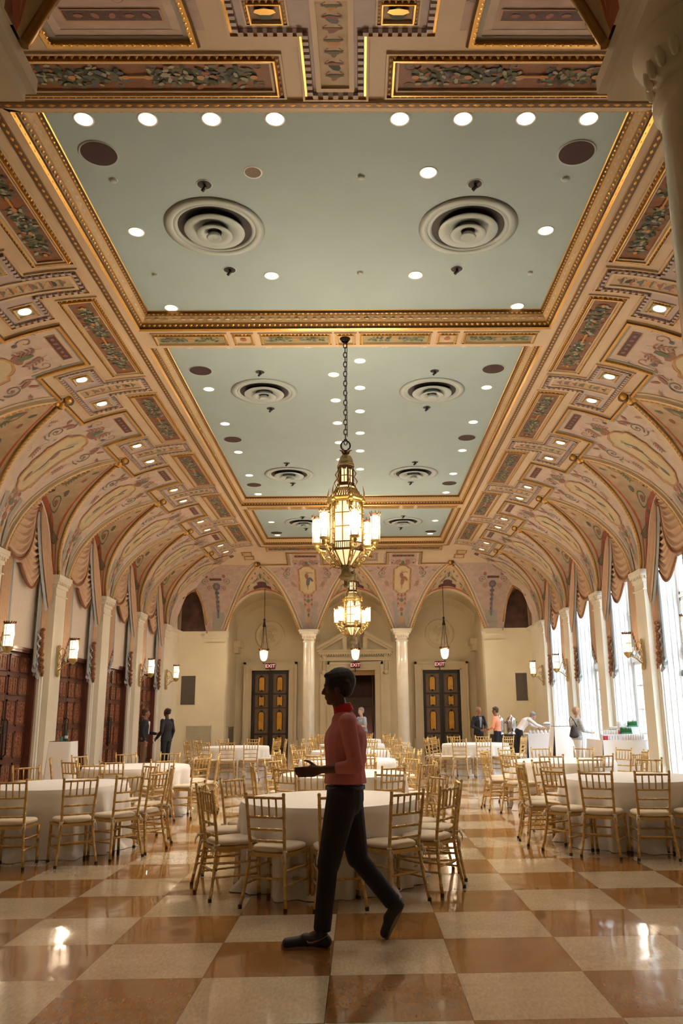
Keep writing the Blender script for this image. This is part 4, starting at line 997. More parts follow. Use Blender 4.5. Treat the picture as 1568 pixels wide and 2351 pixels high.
# dark room seen through the middle doorway
c, h, z = DO[1]
mb = MB()
mb.box(c - h - .6, c - h, BW + .15, BW + 4, 0, 4, 'wood_dark'); mb.box(c + h, c + h + .6, BW + .15, BW + 4, 0, 4, 'wood_dark'); mb.box(c - h - .6, c + h + .6, BW + 4, BW + 4.2, 0, 4, 'wood_dark'); mb.box(c - h - .6, c + h + .6, BW + .15, BW + 4.2, 3.6, 4, 'wood_dark')
mb.box(c - h, c + h, BW + 3.7, BW + 4, 1.9, 2.3, 'door_brown'); mb.box(c - h, c + h, BW + .16, BW + .3, 3.22, 3.42, 'ochre_line'); mb.tube([(c + h - .1, BW + .3, 0), (c + h - .1, BW + .3, 3.3)], .04, 'gold_dark')
mb.build('wall_corridor', kind=S)
# pediment over the middle door
mb = MB(); y = BW
for sg in (-1, 1):
    x = sg * 1.38 - .04
    for k in range(4): mb.box(x - .17 + .085 * k + .01, x - .17 + .085 * (k + 1) - .01, y - .20, y, 3.35 - .1 * (k % 2), 4.12, 'reveal')
    mb.box(x - .17, x + .17, y - .16, y, 0, 3.3, 'reveal'); mb.sphere((x, y - .16, 3.35), .13, 'reveal', 10, 6); mb.sphere((x, y - .2, 4.02), .14, 'reveal', 10, 6)
mb.box(-1.62, 1.54, y - .28, y, 3.84, 4.0, 'reveal'); mb.box(-1.66, 1.58, y - .34, y, 4.12, 4.22, 'reveal'); mb.box(-1.74, 1.66, y - .42, y, 4.22, 4.32, 'reveal')
for k in range(30): mb.box(-1.6 + .106 * k, -1.6 + .106 * k + .06, y - .36, y - .2, 4.05, 4.12, 'reveal')
for sg in (-1, 1):
    for dz, dy in ((0, .42), (-.12, .30)):
        A, B = (-.04 + sg * 1.70, 4.32 + dz), (-.04 + sg * .42, 5.02 + dz)
        P = [(A[0], A[1]), (B[0], B[1]), (B[0], B[1] + .14), (A[0] - 0, A[1] + .13)]
        v = [(p[0], y - dy, p[1]) for p in P] + [(p[0], y, p[1]) for p in P]; mb.add(v, [(0, 1, 2, 3), (7, 6, 5, 4), (0, 4, 5, 1), (1, 5, 6, 2), (2, 6, 7, 3), (3, 7, 4, 0)], 'reveal')
    mb.box(*sorted((-.04 + sg * .36, -.04 + sg * .56)), y - .26, y, 4.32, 4.9, 'reveal')
mb.box(-.36, .30, y - .12, y, 4.45, 5.15, 'grille'); mb.box(-.42, .36, y - .18, y, 5.15, 5.25, 'reveal'); mb.sphere((-.04, y - .15, 4.8), .2, 'reveal', 10, 7, (1, .5, 1.2))
mb.build('trim_5', kind=S)
for x in (-3.86, 3.78):
    mb = MB(); mb.lathe([(0, .06), (.42, .06), (.44, .02), (.50, .02), (.52, .07), (.60, .09), (.66, .04), (.67, 0)], 'reveal', 40, (x, BW, 5.02), axis=Matrix.Rotation(PI / 2, 3, 'X'))
    rnd = random.Random(3)
    for k in range(26): mb.sphere((x + rnd.uniform(-.28, .28), BW - .06, 5.02 + rnd.uniform(-.3, .3)), rnd.uniform(.03, .07), 'reveal', 6, 4)
    for k in range(6): a = 2 * PI * k / 6; mb.tube([(x + .3 * cos(a), BW - .07, 5.02 + .3 * sin(a)), (x, BW - .09, 5.02)], .02, 'reveal', 5)
    o = mb.build('plaster_medallion', label='round plaster relief medallion with leaves on the far wall above the %s gold-panelled doors' % ('left' if x < 0 else 'right'), category='medallion', group='relief medallions')

# grilles
def grille(x0, x1, z0, z1, y, label, axis='y', bk='hinge', lt='grille', th=.007):
    mb = MB(); fr = .03
    def bx(a0, a1, c0, c1, d0, d1, mt):
        if axis == 'y': mb.box(a0, a1, y - d1, y - d0, c0, c1, mt)
        else: mb.box(*sorted((y, y + (d1 if y < 0 else -d1))), a0, a1, c0, c1, mt)
    bx(x0, x1, z0, z1, .001, .004, bk)
    for e in ((x0, x0 + fr, z0, z1), (x1 - fr, x1, z0, z1), (x0, x1, z0, z0 + fr), (x0, x1, z1 - fr, z1)): bx(*e, .004, .03, 'wall')
    o = mb.build('wall_grille', label=label, category='vent grille')
    mb = MB(); n = int((x1 - x0) / .055); L = z1 - z0; W_ = x1 - x0
    k = -L
    while k < W_:
        for dr in (1, -1):
            a0, a1 = max(0, k), min(W_, k + L)
            if a1 - a0 > .03:
                zz0, zz1 = (z0 + a0 - k, z0 + a1 - k) if dr > 0 else (z1 - (a0 - k), z1 - (a1 - k))
                if axis == 'y': mb.tube([(x0 + a0, y - .015, zz0), (x0 + a1, y - .015, zz1)], th, lt, 3, cap=False)
                else: mb.tube([(y + .015, x0 + a0, zz0), (y + .015, x0 + a1, zz1)], .007, 'grille', 3, cap=False)
        k += .06
    mb.build('lattice', o)
grille(-7.14, -6.50, 1.95, 3.16, 33.5, 'dark lattice vent grille high on the far wall, left corner beside the last sconce')
grille(-6.87, -5.80, .12, 1.17, 33.5, 'pale lattice grille low on the far wall behind the left corner chairs', bk='grille', lt='wall', th=.012)
grille(6.52, 7.05, 1.95, 3.12, 33.5, 'dark lattice vent grille high on the far wall, right corner above the coffee table')
grille(34.5, 36.1, .2, 1.1, -5.34, 'lattice grille low in the shaded side wall of the passage left of the gold-panelled doors', 'x')

# ---------------------------------------------------------------- left doors, carved wood
for yc in BAYS[1:]:
    ndoor += 1; d = empty('door_%d' % ndoor, (0, 0, 0), kind=S); Z = 3.05; h = 1.16; X = -XW - .22
    mb = MB(); mb.box(X - .12, X - .05, yc - 1.5, yc + 1.5, 0, Z + .1, 'hinge')
    for sg in (-1, 1): mb.box(X - .05, X + .18, *sorted((yc + sg * h, yc + sg * (h + .08))), 0, Z + .05, 'wood_dark')
    mb.box(X - .05, X + .12, yc - h, yc + h, Z - .05, Z + .05, 'wood_dark'); mb.build('door_frame', d)
    for sg in (-1, 1):
        mb = MB(); a, b = sorted((yc + sg * .01, yc + sg * h)); mb.box(X - .02, X + .02, a, b, .01, Z - .05, 'wood_dark')
        lf = mb.build('leaf', d); cw = (b - a - .10) / 2
        mb = MB(); fr = MB()
        hs = [(.12, .50), (.58, 1.02), (1.10, 1.54), (1.62, 2.06), (2.14, 2.50), (2.58, 2.94)]
        hs = [(.12, .60), (.70, 1.28), (1.38, 1.96), (2.06, 2.48), (2.56, 2.94)]
        for z0, z1 in hs:
            for k in (0, 1):
                y0 = a + .04 + k * (cw + .02); y1 = y0 + cw
                mb.box(X + .02, X + .03, y0 + .04, y1 - .04, z0 + .04, z1 - .04, 'wood_carved')
                cy, cz = (y0 + y1) / 2, (z0 + z1) / 2
                for q in range(7): mb.sphere((X + .030, cy, z0 + .08 + (z1 - z0 - .16) * q / 6), .035, 'wood_carved', 6, 4, (.5, 1, .9))
                for q in range(4):
                    for w in (-1, 1): mb.sphere((X + .028, cy + w * cw * .24, z0 + .1 + (z1 - z0 - .2) * q / 3), .03, 'wood_carved', 6, 4, (.5, 1, 1.3))
                for e in ((y0, y0 + .035, z0, z1), (y1 - .035, y1, z0, z1), (y0, y1, z0, z0 + .035), (y0, y1, z1 - .035, z1)): fr.box(X + .02, X + .05, e[0], e[1], e[2], e[3], 'wood_dark')
        fr.build('panel_frame', lf); mb.build('carved_panel', lf)
        mb = MB(); yy = yc + sg * .09; mb.tube([(X + .03, yy, .75), (X + .09, yy, .8), (X + .09, yy, 1.5), (X + .03, yy, 1.55)], .018, 'black', 6); mb.box(X + .02, X + .035, yy - .03, yy + .03, .7, 1.62, 'black'); mb.build('handle', lf)
    mb = MB(); Xb = -XW - .08; mb.box(Xb - .08, Xb, yc - 1.42, yc + 1.42, Z + .04, ZS + 1.7, 'textile_panel'); mb.box(Xb - .1, Xb + .004, yc - 1.3, yc + 1.3, Z + .0, Z + .06, 'wood_dark'); mb.build('wall_panel', kind=S)
    for sg in (-1, 1):
        mb = MB(); mb.box(-XW - .16, -XW + .02, *sorted((yc + sg * 1.24, yc + sg * 1.42)), 0, Z + .05, 'wallpale'); mb.box(-XW - .1, -XW + .06, *sorted((yc + sg * 1.30, yc + sg * 1.36)), 0, Z + .05, 'window_white'); mb.build('trim_6', kind=S)
mb = MB(); mb.box(-8.1, -7.9, -3, 34, 0, 8.3, 'wall'); mb.build('wall_outer', kind=S)

# ---------------------------------------------------------------- right windows
XG = XW + .62
for i, yc in enumerate(BAYS):
    w = empty('window_%d' % (i + 1), (0, 0, 0), kind=S); h = 1.30; f = MB(); Z1, Z2 = 2.86, 5.3
    for sg in (-1, 1):
        f.box(XG - .03, XG + .05, *sorted((yc + sg * (h - .02), yc + sg * (h + .14))), 0, 6.7, 'window_white')
        f.box(XW + .02, XG, *sorted((yc + sg * (h + .06), yc + sg * (h + .11))), 0, 6.6, 'window_white')
        for q in range(4): f.box(XW + .06 + .14 * q, XW + .13 + .14 * q, *sorted((yc + sg * (h + .03), yc + sg * (h + .07))), 0, 6.6, 'window_white')
    f.box(XG - .06, XG + .06, yc - h, yc + h, Z1, Z1 + .16, 'window_white'); f.box(XG - .04, XG + .04, yc - h, yc + h, Z1 + 1.32, Z1 + 1.40, 'window_white'); f.box(XG - .03, XG + .05, yc - h, yc + h, 0, .30, 'window_white')
    for sg in (-1, 1):      # two french door leaves / sashes
        a, b = sorted((yc + sg * .02, yc + sg * (h - .03)))
        for z0, z1 in ((.3, Z1), (Z1 + .16, Z1 + 1.32), (Z1 + 1.40, 6.4)):
            for e in ((a, a + .07, z0, z1), (b - .07, b, z0, z1), (a, b, z0, z0 + .07), (a, b, z1 - .07, z1)): f.box(XG - .02, XG + .03, *e, 'window_white')
            nv = 4 if z0 < 1 else 2
            for k in (1, 2): yy = a + (b - a) * k / 3; f.box(XG - .012, XG + .022, yy - .02, yy + .02, z0, z1, 'window_white')
            for k in range(1, nv): zz = z0 + (z1 - z0) * k / nv; f.box(XG - .012, XG + .022, a, b, zz - .02, zz + .02, 'window_white')
    f.build('window_frame', w)
    g = MB(); g.box(XG, XG + .006, yc - h, yc + h, .3, 6.6, 'pane'); g.build('pane', w)
    hg = MB()
    for zz in (.8, 1.6, 2.4) if i == 3 else ((1.6,) if i == 2 else ()): hg.box(XG - .14, XG - .05, yc + h - .05, yc + h - .02, zz - .07, zz + .07, 'hinge')
    if hg.v: hg.build('hinge', w)
mb = MB()
for yc0, yc1 in zip([-3] + [y + 1.38 for y in BAYS], [y - 1.38 for y in BAYS] + [34]): mb.box(XW + .14, XW + .75, yc0, yc1, 0, 8.3, 'wallpale')
for yc in BAYS: mb.box(XW + .16, XW + .75, yc - 1.4, yc + 1.4, 6.6, 8.3, 'wallpale')
for yc in BAYS[:2]: mb.box(XW + .10, XW + .14, yc - 1.42, yc + 1.42, 0, 6.8, 'wallpale')  # unseen panels added over the two nearest windows to darken the foreground
mb.build('wall_outer', kind=S)
mb = MB(); mb.box(8.3, 60, -10, 90, -.25, -.15, 'facade'); mb.build('ground_terrace', kind=S)
mb = MB(); mb.box(15, 16, 10, 90, -.2, 5.2, 'facade')
for k in range(16): mb.box(14.9, 15.2, 12 + 5 * k, 12.6 + 5 * k, -.2, 5.6, 'wallpale')
mb.build('wall_terrace', kind=S)

# ---------------------------------------------------------------- draperies
def drapery(sg, yc, label, which):
    root = empty('drapery', (0, 0, 0), label=label, category='curtain', group='swagged draperies')
    def P(u, z, d): return (sg * (XW + .07 - d), yc + u * .94, ZS + (z - ZS) * (.95 if z > ZS else 1))
    def arch(u): return ZS + (RISE - .12) * sqrt(max(0, 1 - (u / 1.34) ** 2))
    A = (.16, ZS + 1.50)
    # near swag
    def swag(u0, z0, u1, z1, sag, sk, nf, d0, mt, top=None, name='swag', drop0=.25):
        mb = MB()
        def fn(a, b):
            # a across, b down; suspended edges collapse towards A
            if top == 'near':
                th = (1 - b * .98); uu = -1.34 * sin(PI / 2 * (b * .95 + .03)); L = (uu, arch(uu)); R = (A[0] - .02 - .10 * (1 - b), A[1] + .02 - .10 * b)
            else:
                L = (u0 - .02, z0 - drop0 * b - .35 * (1 - b) * 0); R = (u1 + .02 * b, z1 - 1.0 * b)
            k = a ** sk; c = 4 * k * (1 - k)
            s = sag * (b ** .85)
            u = L[0] + (R[0] - L[0]) * a; z = L[1] + (R[1] - L[1]) * a ** 1.1 - s * c
            return P(u, z, d0 + .07 * (c ** .5) + .035 * sin(b * 2 * PI * nf) * (.35 + .65 * c))
        mb.grid(fn, 18, nf * 6, mt); o = mb.build(name, root)
        fr = MB(); e = [fn(i / 18, 1.) for i in range(19)]; fr.tube([(x, y, z - .02) for x, y, z in e], .028, 'fabric_brown', 6); fr.build('fringe', o)
    mb = MB()      # pleated field behind, filling the arch
    def back(a, b):
        u = -1.34 + 2.68 * a; zt = arch(u); return P(u, 4.9 + (zt - 4.9) * b, .03 + .012 * sin(a * 2 * PI * 34))
    mb.grid(back, 140, 4, 'fabric_tan'); mb.build('pleated_field', root)
    def rswag(pts_top, A2, zbot, nf, d0, nm):
        mb = MB()
        def fn(a, b):
            L = pts_top(b); R = (A2[0] - .05 * (1 - b), A2[1] - A2[2] * b)
            w = a ** 1.35; u = L[0] + (R[0] - L[0]) * a; c = sin(PI * min(1., a * 1.02)) ** 1.0 * (1 - .25 * a)
            z = L[1] + (R[1] - L[1]) * a ** 1.6 - (zbot * b ** .9) * c
            return P(u, z, d0 + .12 * sin(PI * a) + .06 * sin(b * 2 * PI * nf + a) * (.25 + .75 * sin(PI * min(1, a + .1)) ) * (1 - .45 * a))
        mb.grid(fn, 20, nf * 6, 'fabric_tan'); o = mb.build(nm, root)
        fr = MB(); e = [fn(i / 20, 1.) for i in range(21)]; fr.tube([(x, y, z - .02) for x, y, z in e], .03, 'fabric_brown', 6); fr.build('fringe', o)
    def Ltop(b): th = .10 + .88 * b; u = -1.33 * sin(PI / 2 * th); return (u, arch(u) - .02)
    rswag(Ltop, (A[0], A[1], .1), .50, 10, .16, 'swag')
    # middle swag hangs lower, behind
    mb = MB()
    def mid(a, b):
        L = (-.35 + .45 * (1 - b), 5.25 - .35 * b + .9 * (1 - b)); R = (.50 + .30 * b, A[1] - .4 - 1.25 * b)
        return P(L[0] + (R[0] - L[0]) * a, L[1] + (R[1] - L[1]) * a - .38 * b * sin(PI * a), .08 + .04 * sin(PI * a) + .04 * sin(b * 2 * PI * 10))
    mb.grid(mid, 14, 66, 'fabric_tan'); o = mb.build('swag', root)
    fr = MB(); e = [mid(i / 14, 1.) for i in range(15)]; fr.tube([(x, y, z - .02) for x, y, z in e], .03, 'fabric_brown', 6); fr.build('fringe', o)
    # tail on the far side with its blue lining
    mb = MB()
    def tail(a, b):
        uo = 1.33 * min(1., sqrt(b * 1.6)) if b < .62 else 1.33; uo = A[0] + .05 + (1.33 - A[0] - .05) * min(1, (b / .75) ** .6)
        zo = A[1] + (4.35 - A[1]) * b; zo = min(zo, arch(min(uo, 1.33)) if b < .7 else zo)
        ui = A[0] + .10 + (1.12 - A[0]) * b ** 1.6; zi = A[1] - (A[1] - 4.05) * b
        return P(ui + (uo - ui) * a, zi + (zo - zi) * a, .21 + .035 * sin(a * 2 * PI * 5))
    mb.grid(tail, 40, 14, 'fabric_tan'); o = mb.build('tail', root)
    ln = MB()
    def lin(a, b):
        p = tail(0, b); ui = A[0] + .10 + (1.12 - A[0]) * b ** 1.6; zi = A[1] - (A[1] - 4.05) * b
        return P(ui - .12 * a * (1 - .2 * b), zi - .06 * a, .19 - .02 * a)
    ln.grid(lin, 3, 14, 'fabric_blue'); ln.build('lining', o)
    kn = MB()
    for k in range(5): kn.sphere(P(A[0] + .02 + random.uniform(-.05, .05), A[1] - .03 * k, .2), .055, 'fabric_brown', 7, 5)
    kn.build('gather', root)
    # side panels
    for side in (-1, 1):
        mb = MB(); w0, w1 = (1.36, .93) if side < 0 else (1.36, .98)
        zo, zi = (2.95, 3.55) if side < 0 else (2.55, 3.35)
        def panel(a, b):
            u = side * (w0 + (w1 - w0) * a); zb = zo + (zi - zo) * a; return P(u, zb + (5.1 - zb) * b, .13 + .035 * sin(a * 2 * PI * 6) * (1 - .0 * b))
        mb.grid(panel, 48, 6, 'fabric_tan'); o = mb.build('side_panel', root)
        fr = MB()
        for k in range(15):
            a = k / 14; p = panel(a, 0); fr.sphere((p[0], p[1], p[2] - .02), .038, 'fabric_brown', 6, 4, (1, 1, 1.2))
            if k: q = panel((k - 1) / 14, 0); fr.tube([q, p], .03, 'fabric_brown', 5)
        if side > 0:
            for k in range(16):
                t = k / 15; fr.sphere(P(w1 - .02 + .3 * (1 - t) * 0 + .03 * sin(k * 2.2) + .10 * (1 - t), 2.6 + .95 * t, .2 + .02 * cos(k * 3)), .055, 'fabric_brown', 6, 5, (1, 1, .8))
        fr.build('fringe', o)
        lb = MB()
        def lining(a, b):
            u = side * (w1 + .10 - .26 * a); zb = (zo - .10) + .30 * a + (.10 if side < 0 else 0) - .07 * abs(sin(a * 2 * PI * 2)); return P(u, zb + (5.0 - zb) * b, .10 + .05 * sin(a * 2 * PI * 2.5) * (1 - .4 * b))
        lb.grid(lining, 20, 8, 'fabric_blue')
        if side > 0:
            for k in range(5):
                z0 = 2.48 + .2 * k; lb.grid(lambda a, b: P(w1 - .17 + .22 * a + .03 * (4 - k), z0 + .2 * b + .05 * sin(a * PI) - .07 * a, .13 + .03 * sin(b * PI * 2) + .012 * k), 6, 5, 'fabric_blue')
        lb.build('lining', o)
    return root
ORD = {10.52: 'third', 14.22: 'nearest', 17.92: 'second', 21.62: 'third', 25.32: 'fourth', 29.02: 'farthest'}
for sg in (-1, 1):
    for yc in BAYS[2:]:
        k = BAYS.index(yc)
        if sg < 0: lb = 'tan swagged drapery with blue lining over %s' % {2: 'the nearest carved doors', 3: 'the carved doors at the left edge', 4: 'the carved doors behind the draped bottle stand', 5: 'the fourth carved doors', 6: 'the farthest carved doors'}[k]
        else: lb = 'tan swagged drapery with blue lining over %s' % {2: 'the right window closest to the camera', 3: 'the french window at the right edge', 4: 'the window behind the drinks buffet', 5: 'the window behind the woman in the grey blazer', 6: 'the farthest window by the coffee table'}[k]
        if k == 2 and sg < 0: continue
        drapery(sg, yc, lb, k)

# ---------------------------------------------------------------- wall sconces
def sconce():
    r = empty('wall_sconce')       # local: wall at x=0, room towards +x
    mb = MB(); mb.box(0, .03, -.035, .035, -.42, .22, 'brass'); mb.sphere((.03, 0, .22), .045, 'brass', 8, 6); mb.sphere((.03, 0, -.42), .05, 'brass', 8, 6, (1, 1, 1.6))
    for dy in (-.07, .07): mb.tube([(.03, dy * .2, .1), (.05, dy, 0), (.04, dy * 1.2, -.14), (.03, dy * .4, -.22)], .01, 'brass', 5)
    mb.build('wall_plate', r)
    mb = MB(); mb.tube([(.02, 0, .12), (.10, 0, .20), (.2, 0, .12), (.24, 0, -.02), (.30, 0, -.13), (.38, 0, -.13)], .014, 'brass', 6)
    mb.tube([(.02, 0, -.35), (.10, 0, -.30), (.2, 0, -.2), (.3, 0, -.16), (.38, 0, -.15)], .016, 'brass', 6)
    for c, rr in (((.10, -.05), .07), ((.18, -.2), .06), ((.06, -.24), .045)):
        mb.tube([(c[0] + rr * (1 - k / 14) * cos(k * .7), 0, c[1] + rr * (1 - k / 14) * sin(k * .7)) for k in range(12)], .009, 'brass', 5)
    mb.build('bracket', r)
    mb = MB(); mb.lathe([(.02, -.20), (.05, -.17), (.09, -.12), (.105, -.08), (.105, -.06)], 'brass', 14, (.38, 0, 0))
    for k in range(14): a = 2 * PI * k / 14; mb.tube([(.38 + .1 * cos(a), .1 * sin(a), .38), (.38 + .115 * cos(a), .115 * sin(a), .43)], .012, 'chand_bronze', 4)
    mb.lathe([(.10, .37), (.115, .385), (.10, .40)], 'chand_bronze', 14, (.38, 0, 0)); mb.lathe([(.10, .14), (.108, .15), (.10, .16)], 'brass', 14, (.38, 0, 0))
    for k in range(7): a = 2 * PI * k / 7; mb.tube([(.38 + .1 * cos(a), .1 * sin(a), -.07), (.38 + .1 * cos(a), .1 * sin(a), .38)], .005, 'brass', 4)
    mb.build('cage', r)
    mb = MB(); mb.lathe([(.05, -.12), (.09, -.07)] + [(.092 + .004 * (k % 2), -.05 + .42 * k / 12) for k in range(13)] + [(.06, .39)], 'glow_hot', 18, (.38, 0, 0)); mb.build('glass_shade', r)
    return r
SC0 = sconce(); scs = []
for sg in (-1, 1):
    for y in PIL[3:]:
        third = abs(y - 23.47) < .1 or abs(y - (YC0 + 1.5 * BAY + BAY)) < .1
        if abs(y - (YC0 + 2.5 * BAY)) < .1: continue
        s_ = SC0 if not scs else copy_tree(SC0); scs.append(s_)
        s_.location = (sg * 7.12, y, 3.0); s_.rotation_euler = (0, 0, 0 if sg < 0 else PI)
        k = round((y - YC0) / BAY - .5)
        s_['label'] = 'brass sconce with lit fluted glass on the %s %s' % ('left' if sg < 0 else 'right', {-1: 'pilaster closest to the camera', 0: 'pilaster at the picture edge' if sg < 0 else 'pilaster nearest the camera', 1: 'second pilaster, before the bottle stand' if sg < 0 else 'pilaster in front of the drinks buffet', 3: 'pilaster beside the man in khakis' if sg < 0 else 'pilaster behind the woman in the blazer', 4: 'pilaster at the far corner'}.get(k, 'pilaster'))
        s_['category'] = 'wall lamp'; s_['group'] = 'lit brass sconces'
# ---------------------------------------------------------------- ceiling fixtures
def proto(builder, name, label, cat, group=None):
    r = empty(name); builder(r); r['label'] = label; r['category'] = cat
    if group: r['group'] = group
    return r
PROTO = {}
def place(key, builder, name, loc, label, cat, group, rot=None, rz=0, scale=None):
    if key not in PROTO: o = proto(builder, name, label, cat, group); PROTO[key] = o
    else: o = copy_tree(PROTO[key])
    o['label'] = label; o['category'] = cat; o['group'] = group; o.location = loc
    if rot is not None: o.rotation_euler = rot
    elif rz: o.rotation_euler = (0, 0, rz)
    if scale: o.scale = (scale,) * 3
    return o
def b_light(r):
    mb = MB(); mb.lathe([(.098, -.004), (.112, -.006), (.116, 0), (.098, 0)], 'window_white', 24); mb.build('trim_ring', r)
    mb = MB(); mb.lathe([(.098, -.003), (.07, -.002), (0, -.0018)], 'lamp_glow', 24); mb.build('lamp', r)
def b_light_off(r):
    mb = MB(); mb.lathe([(.098, -.004), (.112, -.006), (.116, 0)], 'window_white', 24); mb.build('trim_ring', r)
    mb = MB(); mb.lathe([(.098, -.003), (.06, -.001), (0, -.001)], 'lamp_off', 24); mb.build('lamp', r)
ROWN = ['first', 'second', 'third', 'fourth', 'fifth', 'sixth', 'seventh', 'eighth', 'ninth', 'tenth', 'eleventh']
G = 'downlights in the blue panels'
for k, x in enumerate((-2.79, -2.09, -1.39, -.69, .69, 1.39, 2.09, 2.79)):
    place('dl', b_light, 'downlight', (x, 7.62, ZB), 'downlight at the near edge of the nearest blue panel, %s from the left of eight' % ROWN[k], 'ceiling light', G)
    place('dl', b_light, 'downlight', (x, 13.22, ZB), 'lit downlight half hidden behind the first beam, %s from the left of eight' % ROWN[k], 'ceiling light', G)
place('dlo', b_light_off, 'downlight', (-1.05, 8.52, ZB), 'unlit brownish downlight, the only dark one in the nearest blue panel', 'ceiling light', G)
for x, y, l in ((1.08, 8.53, 'lit downlight in the nearest blue panel, alone right of centre'), (-2.79, 9.75, 'lit downlight left of the big left air diffuser in the nearest panel'), (2.79, 9.75, 'lit downlight right of the big right air diffuser in the nearest panel'),
                (-1.08, 10.89, 'lit downlight behind the left air diffuser of the nearest panel, inner one'), (1.08, 10.89, 'lit downlight behind the right air diffuser of the nearest panel, inner one'),
                (-2.8, 11.86, 'lit downlight in the far left corner of the nearest blue panel'), (2.8, 11.86, 'lit downlight in the far right corner of the nearest blue panel')):
    place('dl', b_light, 'downlight', (x, y, ZB), l, 'ceiling light', G)
for k, (x, y) in enumerate(((.24, 13.9), (-.27, 14.52), (.24, 15.18), (-.27, 15.84), (.24, 16.48), (-.27, 17.2), (.24, 17.88), (-.27, 18.55), (.24, 19.2), (.24, 20.76), (-.27, 19.9))):
    place('dl', b_light, 'downlight', (x, y, ZB), 'small lit downlight in the centre line of the middle panel, %s from the near beam' % ROWN[k], 'ceiling light', G)
for sg, nm in ((-1, 'left'), (1, 'right')):
    for k, y in enumerate((15.2, 17.2, 19.23, 21.25, 23.2)):
        place('dl', b_light, 'downlight', (sg * 2.81, y, ZB), 'lit downlight along the %s edge of the middle blue panel, %s from the near beam' % (nm, ROWN[k]), 'ceiling light', G)
    for k, y in enumerate((24.9, 26.83, 28.9)):
        place('dl', b_light, 'downlight', (sg * 2.81, y, ZB), 'lit downlight along the %s edge of the farthest blue panel, %s from its near beam' % (nm, ROWN[k]), 'ceiling light', G)
    # downlights in the gilded squares of the cove
    M = sideM(sg)
    for b, yc in enumerate(BAYS[1:]):
        for dy in (-.58, .58):
            if yc + dy > 30: continue
            p = Vector(M(1.43, yc + dy, .014)); q = Vector(M(1.43, yc + dy, .1)) - p; q.normalize()
            e = (-q).to_track_quat('Z', 'Y').to_euler()
            place('dl', b_light, 'downlight', p, 'downlight in a gilded square, %s cove, %s one of the %s coffer from the camera' % (nm, 'nearer' if dy < 0 else 'farther', ROWN[b]), 'ceiling light', 'downlights in the cove coffers', rot=e, scale=.95)
def b_diff(r):
    mb = MB(); mb.lathe([(.60, 0), (.66, 0), (.67, -.012), (.60, -.025), (.555, -.03), (.545, 0)], 'diffuser', 48); mb.build('flange', r)
    mb = MB(); mb.lathe([(.548, -.002), (0, -.002)], 'black', 32); mb.build('throat_shade', r)  # flat black disc; the shade between the rings is put into its colour
    mb = MB(); mb.lathe([(.55, -.012), (.525, -.03), (.50, -.02), (.49, 0.0)], 'diffuser', 48)
    for r0, r1, z in ((.405, .29, -.06), (.24, .16, -.11), (.105, 0, -.15)):
        mb.lathe([(r1 * .8, z + .10), (r1 * .95, z + .06), (r0 * .9, z + .01), (r0, z), (r0 * .98, z - .012), (r1, z + .0), (max(0, r1 * .6), z + .04)] if r1 else [(r0 * .6, z + .06), (r0, z), (r0 * .8, z - .015), (r0 * .55, z + .01), (0, z - .005)], 'diffuser', 40)
    mb.build('cone', r)
for k, y in enumerate((9.66, 15.36, 21.18, 26.93)):
    for sg, nm in ((-1, 'left'), (1, 'right')):
        place('df', b_diff, 'air_diffuser', (sg * 1.71, y, ZB), 'round air diffuser with concentric rings, %s one of the %s pair from the camera' % (nm, ROWN[k]), 'air diffuser', 'round ceiling air diffusers')
def b_spk(r):
    mb = MB(); mb.lathe([(.205, -.003), (.225, -.012), (.23, 0)], 'diffuser', 32); mb.build('trim_ring', r)
    mb = MB(); mb.lathe([(.207, -.006), (0, -.008)], 'speaker_cloth', 32); mb.build('speaker_grille', r)
for k, y in enumerate((8.18, 14.3, 18.27, 22.2, 28.5)):
    for sg, nm in ((-1, 'left'), (1, 'right')): place('sp', b_spk, 'ceiling_speaker', (sg * 2.8, y, ZB), 'flat dark round ceiling speaker near the %s edge, %s from the camera' % (nm, ROWN[k]), 'ceiling speaker', 'round ceiling speakers')
def b_cam(r):
    mb = MB(); mb.lathe([(.085, -.003), (.10, -.008), (.105, 0)], 'diffuser', 20); mb.build('trim_ring', r)
    mb = MB(); mb.lathe([(.086, -.004), (0, -.004)], 'black', 20); mb.tube([(0, 0, 0), (.02, -.01, -.06)], .016, 'black', 6); mb.tube([(.02, -.01, -.03), (-.03, .03, -.07)], .022, 'black', 8); mb.build('spotlight_head', r)
for k, y in enumerate((8.75, 10.72, 14.38, 16.28, 20.17, 22.06, 26.1, 27.83)):
    for sg, nm in ((-1, 'left'), (1, 'right')): place('cm', b_cam, 'stage_spotlight', (sg * 1.68, y, ZB), 'black spotlight in a round hole %s the %s diffuser, %s pair from camera' % ('in front of' if k % 2 == 0 else 'behind', nm, ROWN[k // 2]), 'spotlight', 'black recessed spotlights')
def b_spr(r):
    mb = MB(); mb.lathe([(.045, 0), (.045, -.02), (.03, -.028), (0, -.028)], 'diffuser', 14); mb.build('cover', r); mb = MB(); mb.lathe([(.05, 0), (.05, -.004), (.045, -.004)], 'window_white', 14); mb.build('rim', r)
for x, y, l in ((-2.77, 8.66, 'front left, beyond the left speaker'), (.26, 8.61, 'front, near the centre line'), (2.78, 8.65, 'front right, beyond the right speaker'), (-2.81, 10.85, 'back left of the nearest panel'), (.25, 10.81, 'back, near the centre line'), (2.79, 10.83, 'back right of the nearest panel')):
    place('sr', b_spr, 'sprinkler_cap', (x, y, ZB), 'tiny round sprinkler cap in the nearest blue panel, ' + l, 'sprinkler', 'sprinkler caps')

